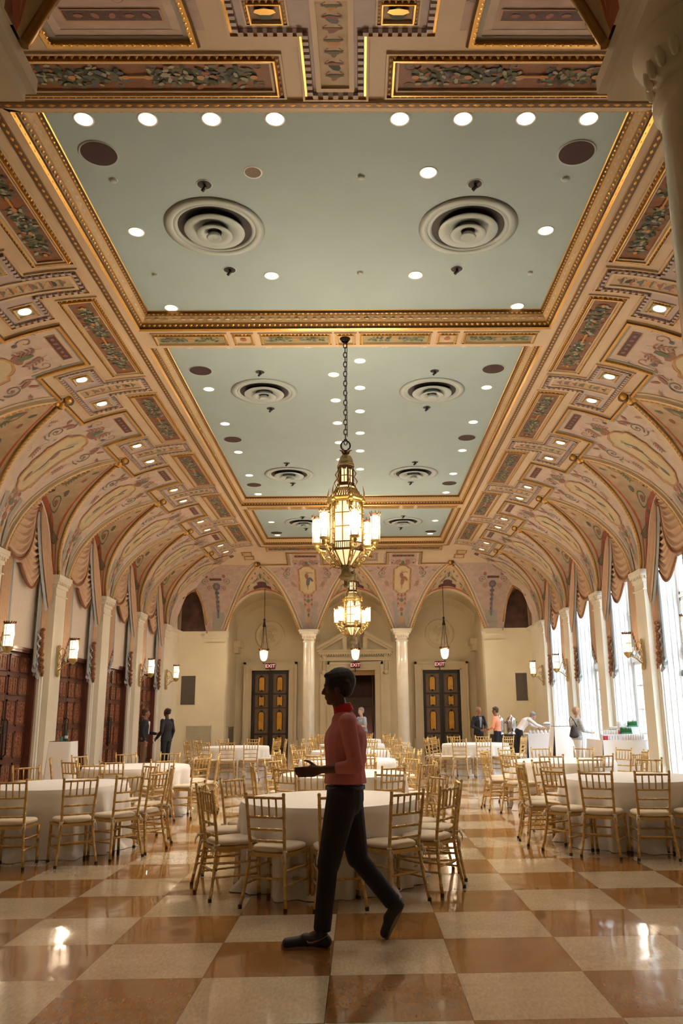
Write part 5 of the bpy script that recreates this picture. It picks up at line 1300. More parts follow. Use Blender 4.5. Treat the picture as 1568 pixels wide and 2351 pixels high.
# ---------------------------------------------------------------- chandeliers
def chandelier(r, chain_top):
    # local z = world z, centre axis at x=y=0
    ch = MB(); z = chain_top; k = 0
    while z > 5.90:
        pts = [(.028 * cos(a) * (k % 2), .028 * cos(a) * (1 - k % 2), z - .05 + .055 * sin(a)) for a in [2 * PI * i / 8 for i in range(8)]]
        ch.tube(pts, .008, 'iron', 4, closed=True); z -= .085; k += 1
    ch.tube([(.035, 0, chain_top), (.02, .02, 6.8), (.03, -.02, 5.95)], .006, 'iron', 4); ch.lathe([(.06, chain_top - .06), (.09, chain_top - .02), (.09, chain_top)], 'iron', 12)
    ch.build('chain', r)
    mb = MB(); mb.tube([(.075 * cos(a), 0, 5.80 + .085 * sin(a)) for a in [2 * PI * i / 14 for i in range(14)]], .013, 'iron', 6, closed=True)
    mb.lathe([(.03, 5.60), (.05, 5.66), (.045, 5.70)], 'chand_bronze', 8)
    for i in range(6): a = PI / 3 * i; mb.tube([(.04 * cos(a), .04 * sin(a), 5.66), (.06 * cos(a), .06 * sin(a), 5.71), (.10 * cos(a), .10 * sin(a), 5.73)], [.018, .014, .005], 'chand_bronze', 5)
    mb.build('crown_ring', r)
    A0 = math.radians(17) - PI / 2
    def hexr(mb, prof, mt, smooth=False):
        mb.lathe(prof, mt, 6, axis=Matrix.Rotation(A0, 3, 'Z'), smooth=smooth)
    mb = MB(); hexr(mb, [(.13, 5.44), (.145, 5.45), (.14, 5.48), (.125, 5.50), (.115, 5.56), (.085, 5.62), (.04, 5.645), (0, 5.65)], 'chand_dome'); mb.build('dome', r)
    # upper lantern
    mb = MB(); hexr(mb, [(.105, 5.16), (.105, 5.42)], 'glow_glass'); mb.build('upper_glass', r)
    mb = MB()
    for i in range(6):
        a = A0 + PI / 3 * i; c, s = cos(a), sin(a); mb.tube([(.118 * c, .118 * s, 5.13), (.118 * c, .118 * s, 5.45)], .014, 'chand_bronze', 4)
        mb.tube([(.125 * c, .125 * s, 5.40), (.17 * c, .17 * s, 5.32), (.14 * c, .14 * s, 5.26), (.19 * c, .19 * s, 5.18), (.16 * c, .16 * s, 5.12)], [.006, .012, .010, .012, .006], 'chand_gold', 5)
        a2 = a + PI / 6; c, s = cos(a2), sin(a2); mb.tube([(.10 * c, .10 * s, 5.16), (.10 * c, .10 * s, 5.40)], .007, 'chand_bronze', 4); mb.box(.095 * c - .03, .095 * c + .03, .095 * s - .03, .095 * s + .03, 5.385, 5.42, 'chand_bronze')
    hexr(mb, [(.118, 5.27), (.118, 5.285)], 'chand_bronze'); hexr(mb, [(.12, 5.10), (.145, 5.12), (.145, 5.16), (.12, 5.17)], 'chand_bronze'); hexr(mb, [(.13, 5.40), (.14, 5.43), (.14, 5.45)], 'chand_bronze')
    mb.build('upper_frame', r)
    # gallery
    mb = MB(); hexr(mb, [(.215, 4.94), (.13, 5.11)], 'glow_glass'); mb.build('gallery_glass', r)
    mb = MB(); rnd = random.Random(4)
    for i in range(6):
        a = A0 + PI / 3 * i; c, s = cos(a), sin(a)
        mb.tube([(.24 * c, .24 * s, 4.92), (.145 * c, .145 * s, 5.12)], .014, 'chand_gold', 5); mb.tube([(.29 * c, .29 * s, 4.86), (.30 * c, .30 * s, 4.98), (.28 * c, .28 * s, 5.10)], [.02, .013, .003], 'chand_gold', 5); mb.sphere((.28 * c, .28 * s, 4.86), .04, 'chand_gold', 8, 6)
        n = A0 + PI / 3 * (i + 1); p, q = Vector((cos(a), sin(a), 0)), Vector((cos(n), sin(n), 0))
        for j in range(1, 7):
            for t in (0, 1, 2):
                rr = .275 - .045 * t; w = (p * rr).lerp(q * rr, j / 7); w.z = 4.91 + .055 * t; mb.tube([w, w + Vector((0, 0, .035)), w + (q - p) * .02 + Vector((0, 0, .05))], [.012, .012, .004], 'chand_gold', 4)
    hexr(mb, [(.24, 4.90), (.305, 4.91), (.31, 4.88), (.29, 4.86), (.27, 4.83)], 'chand_gold'); mb.build('gallery', r)
    # main lantern
    mb = MB(); hexr(mb, [(.25, 4.16), (.25, 4.84)], 'glow_glass'); mb.build('main_glass', r)
    mb = MB()
    for i in range(6):
        a = A0 + PI / 3 * i; c, s = cos(a), sin(a); mb.tube([(.265 * c, .265 * s, 4.08), (.265 * c, .265 * s, 4.85)], .018, 'chand_gold', 5)
        for k in range(9): mb.sphere((.285 * c, .285 * s, 4.14 + .085 * k), .02, 'chand_gold', 5, 4)
        n = a + PI / 3; p, q = Vector((.252 * c, .252 * s, 0)), Vector((.252 * cos(n), .252 * sin(n), 0)); md = p.lerp(q, .5) * 1.015
        mb.tube([md + Vector((0, 0, 4.12)), md + Vector((0, 0, 4.84))], .009, 'chand_gold', 4)
        for zz in (4.42, 4.64): mb.tube([p * 1.01 + Vector((0, 0, zz)), q * 1.01 + Vector((0, 0, zz))], .009, 'chand_gold', 4)
        for t, z0 in ((.06, .16), (.2, .10), (.8, .10), (.94, .16)): w = p.lerp(q, t) * 1.012; mb.tube([w + Vector((0, 0, 4.86)), w + Vector((0, 0, 4.86 - z0))], .016, 'chand_gold', 4)
        for j in range(9): w = p.lerp(q, (j + .5) / 9) * 1.05; mb.tube([w + Vector((0, 0, 4.07)), w + Vector((0, 0, 4.17))], .007, 'chand_bronze', 4)
    hexr(mb, [(.26, 4.04), (.28, 4.05), (.28, 4.075), (.26, 4.08)], 'chand_bronze'); hexr(mb, [(.27, 4.165), (.275, 4.175), (.27, 4.185)], 'chand_bronze'); hexr(mb, [(.255, 4.82), (.285, 4.84), (.285, 4.87)], 'chand_gold')
    mb.build('main_frame', r)
    mb = MB(); hexr(mb, [(.07, 3.82), (.235, 4.05)], 'glow_glass'); mb.build('lower_glass', r)
    mb = MB()
    for i in range(6):
        a = A0 + PI / 3 * i; c, s = cos(a), sin(a); mb.tube([(.25 * c, .25 * s, 4.05), (.08 * c, .08 * s, 3.81)], .013, 'chand_gold', 5)
        a2 = a + PI / 6; mb.tube([(.215 * cos(a2), .215 * sin(a2), 4.05), (.068 * cos(a2), .068 * sin(a2), 3.81)], .009, 'chand_gold', 4)
        for k, (rr, zz, q) in enumerate(((.36, 4.02, .07), (.28, 3.92, .06), (.20, 3.84, .05), (.43, 4.06, .05))):
            mb.tube([((rr + q * (1 - j / 12) * cos(j * .75)) * c, (rr + q * (1 - j / 12) * cos(j * .75)) * s, zz + q * (1 - j / 12) * sin(j * .75)) for j in range(11)], [.016 - .001 * j for j in range(11)], 'chand_gold', 5)
        mb.tube([(.27 * c, .27 * s, 4.10), (.36 * c, .36 * s, 4.06), (.44 * c, .44 * s, 4.10), (.475 * c, .475 * s, 4.16)], .012, 'chand_gold', 5)
        mb.tube([(.10 * c, .10 * s, 3.79), (.2 * c, .2 * s, 3.80), (.34 * c, .34 * s, 3.93), (.46 * c, .46 * s, 4.14)], .012, 'chand_gold', 5)
    mb.build('scrollwork', r)
    mb = MB(); mb.lathe([(.085, 3.83), (.10, 3.80), (.09, 3.77), (.075, 3.75), (.08, 3.70), (.115, 3.66), (.12, 3.63), (.08, 3.60), (.04, 3.59), (.035, 3.55), (.05, 3.52), (.03, 3.48), (0, 3.46)], 'chand_dome', 16); mb.build('finial', r)
    for i in range(6):
        a = A0 + PI / 3 * i; x, y = .475 * cos(a), .475 * sin(a)
        s_ = MB(); s_.lathe([(.04, 4.17), (.075, 4.19), (.08, 4.21)], 'chand_gold', 12, (x, y, 0)); s_.lathe([(.076, 4.60), (.085, 4.615), (.076, 4.63)], 'chand_bronze', 12, (x, y, 0)); s_.lathe([(.02, 4.10), (.045, 4.15), (.03, 4.19)], 'chand_gold', 10, (x, y, 0))
        for k in range(8):
            t = 2 * PI * k / 8; s_.tube([(x + .075 * cos(t), y + .075 * sin(t), 4.61), (x + .085 * cos(t), y + .085 * sin(t), 4.67)], [.014, .004], 'chand_bronze', 4)
            if k % 2: s_.tube([(x + .077 * cos(t), y + .077 * sin(t), 4.2), (x + .077 * cos(t), y + .077 * sin(t), 4.6)], .007, 'chand_gold', 4)
        s_.lathe([(.077, 4.395), (.081, 4.402), (.077, 4.41)], 'chand_gold', 12, (x, y, 0))
        o = s_.build('candle_lantern', r); g = MB(); g.lathe([(.05, 4.20), (.072, 4.215)] + [(.073, 4.215 + .37 * k / 6) for k in range(1, 7)] + [(.05, 4.60)], 'glow_hot', 14, (x, y, 0)); g.build('glass_tube', o)
ca = empty('chandelier', (-.01, 12.42, 0), label='ornate gilded lantern chandelier nearer the camera, on the long chain', category='chandelier', group='gilded lantern chandeliers'); chandelier(ca, ZL)
cb = copy_tree(ca); cb.location = (-.03, 23.83, -.02); cb['label'] = 'farther, smaller-looking gilded lantern chandelier hanging behind and below the first'
def pendant(r):
    mb = MB(); mb.tube([(0, 0, 6.6), (0, 0, 5.35)], .012, 'iron', 5); mb.sphere((0, 0, 5.32), .05, 'iron', 8, 6); mb.lathe([(.02, 5.3), (.05, 5.14), (.07, 5.06), (.06, 5.03)], 'iron', 10); mb.build('chain', r)
    mb = MB()
    for k in range(3): a = 2 * PI * k / 3 + .4; mb.tube([(.05 * cos(a), .05 * sin(a), 5.05), (.08 * cos(a), .08 * sin(a), 4.7), (.17 * cos(a), .17 * sin(a), 4.10)], .011, 'iron', 5)
    mb.lathe([(.17, 4.05), (.20, 4.07), (.20, 4.10), (.17, 4.12)], 'chand_bronze', 20)
    for k in range(12): a = 2 * PI * k / 12; mb.tube([(.19 * cos(a), .19 * sin(a), 4.08), (.205 * cos(a), .205 * sin(a), 4.15)], .012, 'chand_bronze', 4)
    mb.lathe([(.02, 3.66), (.05, 3.63), (.03, 3.58), (.0, 3.52)], 'iron', 10); mb.build('frame', r)
    mb = MB(); mb.lathe([(0, 3.65), (.06, 3.66), (.12, 3.72), (.15, 3.82), (.165, 3.95), (.17, 4.07), (0, 4.08)], 'glow_hot', 20); mb.build('glass_bowl', r)
pa = empty('pendant_lantern', (-3.70, 32.9, 0), label='glass bowl lantern on a chain in the left far arch', category='pendant lamp', group='bowl lanterns in the far arches'); pendant(pa)
for x, l in ((.0, 'glass bowl lantern below the chandeliers in the middle far arch'), (3.62, 'glass bowl lantern on a chain in the right far arch')):
    q = copy_tree(pa); q.location = (x, 32.9, 0); q['label'] = l
# exit signs
def text_mesh(body, size, loc, rot, mt, parent, name, ext=.004):
    cu = bpy.data.curves.new('t', 'FONT'); cu.body = body; cu.size = size; cu.extrude = ext; cu.align_x = 'CENTER'; cu.align_y = 'CENTER'
    o = bpy.data.objects.new('t', cu); COL.objects.link(o); bpy.context.view_layer.update()
    me = bpy.data.meshes.new_from_object(o.evaluated_get(bpy.context.evaluated_depsgraph_get())); bpy.data.objects.remove(o); me.materials.clear(); me.materials.append(MT[mt])
    n = bpy.data.objects.new(name, me); COL.objects.link(n); n.parent = parent; n.location = loc; n.rotation_euler = rot; return n
for x, l in ((-3.80, 'left gold-panelled doors'), (-.03, 'middle doorway'), (3.72, 'right gold-panelled doors')):
    r = empty('exit_sign', (x, 36.22, 3.64), label='dark red EXIT sign over the ' + l, category='exit sign', group='exit signs over the far doors')
    mb = MB(); mb.box(-.21, .21, -.03, .03, -.13, .13, 'exit_red'); mb.box(-.02, .02, -.02, .04, -.3, -.12, 'black'); mb.box(-.03, .03, .03, .12, -.04, .04, 'black'); mb.build('housing', r)
    text_mesh('EXIT', .21, (0, -.032, 0), (PI / 2, 0, 0), 'exit_letter', r, 'lettering')

# ---------------------------------------------------------------- chiavari chairs (face +y, back at -y)
def bamboo(mb, pts, r, mt, rings=5, n=8):
    P = [Vector(p) for p in pts]; D = [0]
    for a, b in zip(P, P[1:]): D.append(D[-1] + (b - a).length)
    T = D[-1]
    def at(d):
        for i in range(len(P) - 1):
            if d <= D[i + 1] + 1e-9: return P[i].lerp(P[i + 1], (d - D[i]) / max(1e-9, D[i + 1] - D[i]))
        return P[-1]
    ds = [(d, r) for d in D]
    for k in range(rings):
        c = T * (k + 1) / (rings + 1)
        for o in (-.008, .008):
            ds += [(c + o - .004, r), (c + o, r * 1.3), (c + o + .004, r)]
    ds = sorted(d for d in ds if 0 <= d[0] <= T); mb.tube([at(d) for d, _ in ds], [q for _, q in ds], mt, n)
def chair(r):
    BP = []
    for sg in (-1, 1):
        mb = MB(); pts = [(sg * .215, -.255, 0), (sg * .185, -.215, .22), (sg * .165, -.185, .44), (sg * .165, -.19, .50), (sg * .175, -.225, .75), (sg * .182, -.25, .915)]
        bamboo(mb, pts, .0145, 'chair_gold', 9); mb.sphere((sg * .182, -.25, .915), .0165, 'chair_gold', 8, 5); mb.lathe([(.017, .0), (.017, .03)], 'rubber', 8, (sg * .2145, -.254, 0)); mb.build('back_leg', r)
        mb = MB(); bamboo(mb, [(sg * .200, .205, 0), (sg * .192, .19, .43)], .0155, 'chair_gold', 4); mb.lathe([(.018, 0), (.018, .03)], 'rubber', 8, (sg * .2, .205, 0)); mb.build('front_leg', r)
    mb = MB()
    o = [(-.18, -.20), (.18, -.20), (.21, .21), (-.21, .21)]; i_ = [(-.14, -.17), (.14, -.17), (.17, .18), (-.17, .18)]
    v = [(x, y, z) for (x, y) in o for z in (.405, .44)]
    mb.add([(x, y, z) for z in (.405, .438) for x, y in o], [(3, 2, 1, 0), (4, 5, 6, 7), (0, 1, 5, 4), (1, 2, 6, 5), (2, 3, 7, 6), (3, 0, 4, 7)], 'chair_gold'); mb.build('seat_frame', r)
    mb = MB()
    def cu(u, v):
        a = 2 * PI * u; rr = 1.0; c, s = cos(a), sin(a); e = .55; x = math.copysign(abs(c) ** e, c); y = math.copysign(abs(s) ** e, s)
        prof = [(0, .438), (.7, .437), (.98, .44), (1.04, .455), (1.03, .475), (.95, .488), (.6, .494), (0, .496)]
        t = v * 7; k = min(6, int(t)); q = t - k; R = prof[k][0] * (1 - q) + prof[k + 1][0] * q; z = prof[k][1] * (1 - q) + prof[k + 1][1] * q
        w = .19 + .02 * y; return (x * R * w, .005 + y * R * .20, z)
    mb.grid(cu, 28, 7, 'cushion'); c = mb.build('cushion', r)
    for sg in (-1, 1):
        mb = MB(); mb.tube([(sg * .15, -.18, .455), (sg * .175, -.212, .452), (sg * .185, -.19, .45), (sg * .165, -.165, .452)], .010, 'cushion', 5); mb.sphere((sg * .178, -.212, .45), .016, 'cushion', 7, 5)
        mb.tube([(sg * .18, -.215, .45), (sg * .195, -.235, .41), (sg * .20, -.235, .36)], [.010, .008, .003], 'cushion', 4); mb.tube([(sg * .178, -.215, .45), (sg * .165, -.24, .42), (sg * .17, -.245, .38)], [.009, .007, .003], 'cushion', 4)
        mb.build('tie', c)
    def yb(z): return -.19 - .06 * (z - .5) / .415
    for z, rr in ((.885, .0115), (.725, .011), (.625, .011), (.53, .011)):
        mb = MB(); bamboo(mb, [(-.176, yb(z), z), (.176, yb(z), z)], rr, 'chair_gold', 3, 7); mb.build('back_rail', r)
    for k in range(4):
        x = -.105 + .07 * k; mb = MB(); bamboo(mb, [(x, yb(.725), .725), (x, yb(.885), .885)], .0085, 'chair_gold', 1, 6); mb.build('spindle', r)
    for a, b in (((-.203, .2, .27), (.203, .2, .27)), ((-.2, .2, .17), (.2, .2, .17)), ((-.18, -.21, .24), (.18, -.21, .24)), ((-.196, .195, .30), (-.178, -.205, .30)), ((-.20, .197, .19), (-.19, -.22, .19)), ((.196, .195, .30), (.178, -.205, .30)), ((.20, .197, .19), (.19, -.22, .19))):
        mb = MB(); bamboo(mb, [a, b], .0095, 'chair_gold', 4, 6); mb.build('stretcher', r)
TR = .885
def table(cx, cy, label, seed, name='round_table'):
    r = empty(name, (cx, cy, 0), label=label, category='table', group='round tables under white cloths')
    rnd = random.Random(seed); ph = [rnd.uniform(0, 2 * PI) for _ in range(6)]
    mb = MB()
    mb.lathe([(0, .757), (.5, .757), (TR - .02, .757)], 'cloth', 96)
    def fn(u, v):
        a = 2 * PI * u; z = .757 - .755 * v ** 1.05
        f = sin(11 * a + ph[0]) * .5 + sin(17 * a + ph[1]) * .35 + sin(29 * a + ph[2]) * .2; g = max(0, v - .05)
        rr = TR - .02 + .02 * min(1, v * 12) + (.02 + .095 * g) * f * min(1, v * 3) - .03 * g
        if v > .9: rr += (v - .9) * (.5 + .5 * sin(7 * a + ph[3])) * 1.0; z = max(.004, .757 - .755 * v ** 1.05 + .025 * (v - .9) * 10 * abs(sin(23 * a + ph[4])) * (1 - (v - .9) * 9))
        return (rr * cos(a), rr * sin(a), z)
    mb.grid(fn, 160, 24, 'cloth'); mb.build('tablecloth', r)
    return r
TAB = [
 # cx, cy, rear radius, angles, table words
 (-.12, 8.42, 1.30, [247, 213, 176, 146, 100, 59, 28, 2, 332, 303, 276], 'nearest table'),
 (-3.62, 10.60, 1.42, [270, 300, 325, 346, 20, 52, 90, 126, 160, 205, 238], 'near left table'),
 (3.56, 10.50, 1.38, [183, 214, 236, 262, 290, 322, 355, 30, 62, 95, 130, 158], 'near right table'),
 (-3.57, 14.12, 1.36, [238, 270, 302, 334, 8, 44, 78, 112, 150, 196], 'second left table'),
 (3.60, 14.10, 1.36, [219, 184, 250, 282, 314, 346, 24, 60, 92, 124, 152], 'second right table'),
 (-.05, 11.77, 1.30, [236, 268, 300, 332, 4, 40, 76, 110, 146, 200], 'second centre table'),
 (-.05, 15.20, 1.32, [244, 284, 320, 352, 28, 64, 100, 136, 172, 208], 'third centre table'),
 (-.05, 18.80, 1.32, [250, 286, 322, 358, 34, 70, 106, 142, 178, 214], 'fourth centre table'),
 (-.05, 22.50, 1.32, [254, 290, 326, 2, 38, 74, 110, 146, 182, 218], 'fifth centre table'),
 (-.05, 26.40, 1.32, [250, 286, 322, 358, 34, 70, 106, 142, 178, 214], 'last centre table'),
 (-3.10, 22.0, 1.32, [240, 268, 296, 330, 6, 42, 78, 114, 150, 186, 212], 'far left table'),
 (3.20, 21.9, 1.32, [244, 272, 300, 330, 2, 38, 74, 110, 146, 182, 212], 'far right table'),
]
def clock(a):
    d = ['right-hand', 'back right', 'back', 'back left', 'left-hand', 'front left', 'front', 'front right']
    return d[int(((a % 360) + 22.5) // 45) % 8]
CH0 = None; rj = random.Random(11)
for ti, (cx, cy, rr, ang, words_) in enumerate(TAB):
    table(cx, cy, 'round banquet table under a floor-length white cloth, the ' + words_, ti)
    used = {}
    for a in sorted(ang, key=lambda q: q % 360):
        s_ = clock(a); n = used.get(s_, 0); used[s_] = n + 1
    seen = {}
    for a in sorted(ang, key=lambda q: q % 360):
        s_ = clock(a); k = seen.get(s_, 0); seen[s_] = k + 1
        A = math.radians(a); R_ = rr - .25; x = cx + R_ * cos(A); y = cy + R_ * sin(A)
        if CH0 is None: c = empty('chiavari_chair'); chair(c); CH0 = c
        else: c = copy_tree(CH0)
        c.location = (x, y, 0); c.rotation_euler = (0, 0, A + PI / 2 + math.radians(rj.uniform(-7, 7)))
        which = '' if used[s_] == 1 else [', first', ', second', ', third'][k] + ' counter-clockwise'
        c['label'] = 'gold chair with cream cushion, %s seat of the %s%s' % (s_, words_, which); c['category'] = 'chair'; c['group'] = 'gold chairs at the ' + words_

# ---------------------------------------------------------------- draped stands and buffets
def draped_box(name, x0, x1, y0, y1, h, label, cat, top='cloth_white', mt='cloth_white', seed=1, flare=.09):
    rnd = random.Random(seed); mb = MB(); cx, cy = (x0 + x1) / 2, (y0 + y1) / 2; per = 2 * ((x1 - x0) + (y1 - y0))
    def perim(u):
        d = u * per; X, Y = x1 - x0, y1 - y0
        if d < X: return x0 + d, y0, 0, -1
        d -= X
        if d < Y: return x1, y0 + d, 1, 0
        d -= Y
        if d < X: return x1 - d, y1, 0, 1
        d -= X; return x0, y1 - d, -1, 0
    def fn(u, v):
        x, y, nx, ny = perim(min(u, .9999)); f = sin(u * 2 * PI * per * 1.3 + seed) * .5 + .5; w = v * (flare + .035 * f); ex = (x - cx) / ((x1 - x0) / 2); ey = (y - cy) / ((y1 - y0) / 2); k = .4
        return (x + nx * w + k * w * ex, y + ny * w + k * w * ey, h * (1 - v) + .004)
    mb.grid(fn, 96, 8, mt)
    r = empty(name, (0, 0, 0), label=label, category=cat); mb.build('tablecloth', r)
    t = MB(); t.box(x0, x1, y0, y1, h - .012, h + .012, top); t.build('tabletop', r); return r
bs = draped_box('draped_stand', -6.27, -5.82, 17.35, 17.8, 1.07, 'tall stand under a white cloth with black top in front of the second carved doors', 'table', 'black_cloth', seed=3, flare=.05)
b = MB(); b.lathe([(.035, 0), (.036, .02), (.036, .12), (.03, .15), (.014, .18), (.013, .22), (.015, .23)], 'bottle_green', 12, (-5.97, 17.5, 1.082)); b.lathe([(.0365, .05), (.0365, .11)], 'cup_white', 12, (-5.97, 17.5, 1.082)); b.build('bottle', label='small green bottle on the black-topped draped stand', category='bottle')
b = MB(); b.lathe([(.03, 0), (.034, .09)], 'teal_glass', 12, (-6.07, 17.5, 1.082)); b.build('drinking_glass', label='small dark glass beside the green bottle on the draped stand', category='glass')
draped_box('draped_stand', 6.25, 6.83, 25.9, 26.45, 1.08, 'tall narrow stand under a white cloth before the farthest right window', 'table', 'black_cloth', seed=5)
draped_box('coffee_table', 4.75, 5.65, 28.3, 29.3, .78, 'dark table holding the coffee urns behind the man in the orange shirt', 'table', 'black_cloth', 'black_cloth', seed=6, flare=.02)
draped_box('buffet_table', 5.75, 6.70, 27.6, 28.6, .82, 'white-draped buffet table the man in the white shirt bends over', 'table', seed=8, flare=.02)
draped_box('buffet_table', 6.2, 7.32, 20.6, 22.1, .83, 'long white-draped drinks buffet in front of the fourth right window', 'table', seed=9, flare=.02)
def urn(r):
    mb = MB(); mb.lathe([(.17, 0), (.17, .04), (.15, .06), (.16, .10), (.165, .45), (.15, .52), (.10, .58), (.03, .61), (.03, .64), (.0, .66)], 'steel', 24); mb.build('body', r)
    mb = MB(); mb.tube([(0, -.15, .14), (0, -.22, .14), (0, -.23, .10)], .018, 'black', 6); mb.sphere((0, -.22, .17), .02, 'black'); mb.build('tap', r)
    mb = MB()
    for sg in (-1, 1): mb.tube([(sg * .16, 0, .36), (sg * .21, 0, .40), (sg * .16, 0, .44)], .012, 'black', 5)
    mb.build('handle', r)
u0 = empty('coffee_urn', (4.98, 28.6, .792), label='tall polished coffee urn nearer the orange shirt, left of the two', category='coffee urn', group='coffee urns'); urn(u0)
u1 = copy_tree(u0); u1.location = (5.42, 28.75, .792); u1['label'] = 'polished coffee urn beside the bending man, right of the two'
# things on the two buffets: cups, glasses, trays
def cup(mt):
    mb = MB(); mb.lathe([(.028, 0), (.036, .09), (.036, .10), (.032, .10), (.025, .01)], mt, 10); return mb.build('paper_cup')
CUP = {}
def put_cup(name, mt, loc, label, cat, group, prof=None):
    if (name, mt) not in CUP:
        mb = MB(); mb.lathe(prof or [(.028, 0), (.036, .09), (.036, .10), (.032, .10), (.025, .01)], mt, 10); o = mb.build(name); CUP[(name, mt)] = o
    else: o = CUP[(name, mt)].copy(); COL.objects.link(o)
    o.location = loc; o['label'] = label; o['category'] = cat; o['group'] = group
GL = [(.026, 0), (.03, .002), (.034, .13), (.031, .13), (.024, .006)]
TA = [(.03, 0), (.033, .01), (.033, .24), (.030, .245), (.0, .25)]
for i in range(9):
    for j in range(2): put_cup('drinking_glass', 'cup_white', (6.76 + .06 * i, 20.66 + .08 * j, .845), 'clear drinking glass in the front row of the drinks buffet', 'glass', 'glasses on the front edge of the drinks buffet', GL)
for i in range(6): put_cup('paper_cup', 'cup_white', (6.34 + .065 * i, 20.93, .978), 'white stacked cup on the left end of the drinks buffet', 'cup', 'cups on the left end of the drinks buffet')
for i in range(6): put_cup('paper_cup', 'cup_white', (6.30 + .07 * i, 20.76, .845), 'white cup below the row of red-topped ones on the drinks buffet', 'cup', 'lower cups on the drinks buffet')
mb = MB(); mb.box(6.26, 7.06, 20.84, 21.04, .845, .975, 'cup_white'); mb.build('riser', label='low white riser for cups on the left of the drinks buffet', category='riser')
mb = MB(); mb.box(6.78, 7.3, 21.1, 21.9, .845, 1.14, 'cup_white'); mb.build('riser', label='tall white riser at the back of the drinks buffet', category='riser')
for x, y, z, w, l in ((6.25, 20.64, .845, .10, 'red juice box at the left end of the drinks buffet'), (6.68, 20.92, .978, .06, 'small red box beside the wheatgrass on the drinks buffet')):
    mb = MB(); mb.box(x, x + w, y, y + .1, z, z + .10, 'red_plastic'); mb.box(x, x + w, y + .01, y + .09, z + .10, z + .115, 'cup_white'); mb.build('juice_box', label=l, category='box')
for x, y, z, w, l in ((6.76, 20.86, .978, .28, 'tray of green wheatgrass in the middle of the drinks buffet'), (7.04, 21.12, 1.142, .24, 'tray of green wheatgrass on the riser at the right of the drinks buffet')):
    r = empty('wheatgrass_tray', (x, y, z), label=l, category='plant', group='wheatgrass trays'); mb = MB(); mb.box(0, w, 0, .16, 0, .035, 'teal_glass'); mb.build('tray', r)
    mb = MB()
    for k in range(260):
        px, py = random.uniform(.01, w - .01), random.uniform(.01, .15); h = random.uniform(.12, .19); dx, dy = random.uniform(-.012, .012), random.uniform(-.012, .012)
        mb.add([(px - .007, py, .03), (px + .007, py + .004, .03), (px + dx, py + dy, h)], [(0, 1, 2)], 'wheatgrass')
    mb.build('grass', r, kind='stuff')
for i in range(5): put_cup('water_bottle', 'teal_glass', (6.62 + .075 * i, 21.3, .845), 'teal bottle standing behind the cups on the drinks buffet', 'bottle', 'teal bottles on the drinks buffet', TA)
for i in range(7):
    for j in range(2): put_cup('drinking_glass', 'cup_white', (6.82 + .03 * i, 21.16 + .09 * j, 1.142) if i < 2 or j else (7.09 + .045 * (i - 2), 20.95, .845), 'tall glass standing around the back riser of the drinks buffet', 'glass', 'glasses on the back riser', GL)
for i in range(6): put_cup('saucer_stack', 'cup_white', (5.85 + .13 * i, 27.72, .832), 'white stack of china on the white-draped buffet by the bending man', 'china', 'china stacks by the bending man', [(.05, 0), (.055, .01), (.05, .13 if i % 2 else .08), (0, .13)])
r = empty('serving_tray', (6.25, 27.9, .832), label='raised white serving tray on the buffet under the bending man\'s hands', category='tray')
mb = MB(); mb.box(-.35, .35, -.15, .15, .24, .27, 'steel'); mb.build('tray', r); mb = MB()
for x in (-.3, .3): mb.tube([(x, 0, 0), (x, 0, .24)], .012, 'steel', 6)
mb.build('stand', r)
mb = MB(); mb.sphere((.22, 0, .31), .10, 'cup_white', 12, 8, (1.3, 1, .6)); mb.build('napkin', r)
# ---------------------------------------------------------------- light, sky, camera
w = bpy.data.worlds.new('World'); sc.world = w; w.use_nodes = True; nt = w.node_tree; bg = nt.nodes['Background']
bg.inputs[0].default_value = (.76, .88, 1.0, 1); bg.inputs[1].default_value = SKY
def area(name, loc, rot, sx, sy, power, col, portal=False):
    l = bpy.data.lights.new(name, 'AREA'); l.shape = 'RECTANGLE'; l.size = sx; l.size_y = sy; l.energy = power; l.color = col; l.cycles.is_portal = portal
    o = bpy.data.objects.new(name, l); COL.objects.link(o); o.location = loc; o.rotation_euler = rot; return o
for yc in BAYS[2:]: area('window_portal', (XG + .12, yc, 3.1), (0, PI / 2, 0), 6.0, 2.6, 1, (1, 1, 1), True)
def point(name, loc, power, col, rad):
    l = bpy.data.lights.new(name, 'POINT'); l.energy = power; l.color = col; l.shadow_soft_size = rad
    o = bpy.data.objects.new(name, l); COL.objects.link(o); o.location = loc; return o
WARM = (1., .76, .52)
for cx, cy in ((-.01, 12.42), (-.03, 23.83)):
    for k in range(6):
        a = math.radians(17 - 90 + 60 * k); point('candle_light', (cx + .62 * cos(a), cy + .62 * sin(a), 4.45), CH_P, WARM, .08)
for s_ in scs:
    sg = -1 if s_.location.x < 0 else 1; point('sconce_light', (sg * (7.12 - .38 - .14), s_.location.y, 3.2), SC_P, WARM, .08)
for x in (-3.70, 0., 3.62): point('pendant_light', (x, 32.6, 3.9), PD_P, WARM, .1)
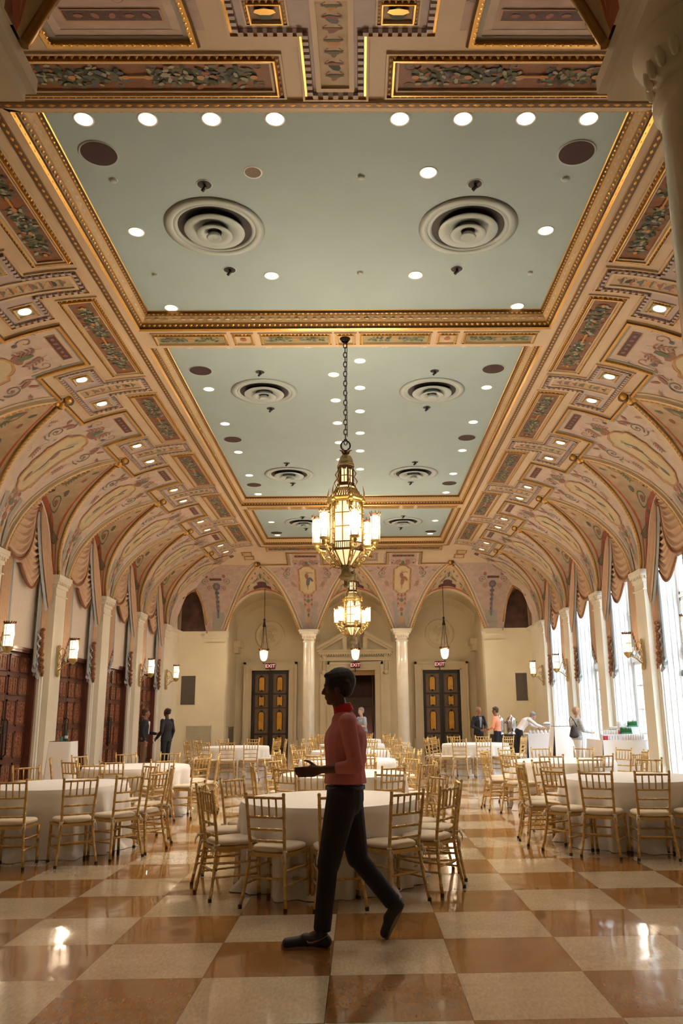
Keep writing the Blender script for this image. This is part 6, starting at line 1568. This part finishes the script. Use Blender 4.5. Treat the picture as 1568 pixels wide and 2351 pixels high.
# downlights throw a cone from each lit fitting
for o in list(bpy.data.objects):
    if o.parent is None and o.name.startswith('downlight') and 'unlit' not in o['label']:
        l = bpy.data.lights.new('downlight_beam', 'SPOT'); l.energy = DL_P * (.3 if o.location.y < 13 else 1.); l.color = (1., .92, .83); l.spot_size = math.radians(64); l.spot_blend = .8; l.shadow_soft_size = .08
        q = bpy.data.objects.new('downlight_beam', l); COL.objects.link(q); q.location = o.location + Vector((0, 0, -.03)) + (Vector((0, 0, 0)) if abs(o.location.x) < 3.2 else Vector((-.04 * (1 if o.location.x > 0 else -1), 0, -.03)))

cam = bpy.data.cameras.new('camera'); co = bpy.data.objects.new('camera', cam); COL.objects.link(co); sc.camera = co
F_, PT, YW, RL = 1845.84, .2334, .016, -.0127
cam.sensor_fit = 'VERTICAL'; cam.sensor_height = 36; cam.lens = 36 * F_ / 2351
cam.shift_x = -69.3 / 2351; cam.shift_y = 21.77 / 2351; cam.clip_end = 200; cam.clip_start = .05
fw = Vector((sin(YW) * cos(PT), cos(YW) * cos(PT), sin(PT))); rt = Vector((cos(YW), -sin(YW), 0)); up = rt.cross(fw)
r2 = rt * cos(RL) + up * sin(RL); u2 = -rt * sin(RL) + up * cos(RL)
Mx = Matrix((r2, u2, -fw)).transposed().to_4x4(); Mx.translation = Vector((.2, 0, 2.0133 * .785)); co.matrix_world = Mx
sc.view_settings.view_transform = 'Standard'; sc.view_settings.look = 'None'; sc.view_settings.gamma = 1; sc.view_settings.use_curve_mapping = False; sc.view_settings.exposure = EXPO
sc.cycles.use_denoising = True; sc.cycles.max_bounces = 5; sc.cycles.diffuse_bounces = 4; sc.cycles.glossy_bounces = 3; sc.cycles.transmission_bounces = 2; sc.cycles.transparent_max_bounces = 6
sc.cycles.use_adaptive_sampling = True; sc.cycles.adaptive_threshold = .15; sc.cycles.adaptive_min_samples = 16
sc.cycles.caustics_reflective = False; sc.cycles.caustics_refractive = False; sc.cycles.sample_clamp_indirect = 6; sc.cycles.use_light_tree = True
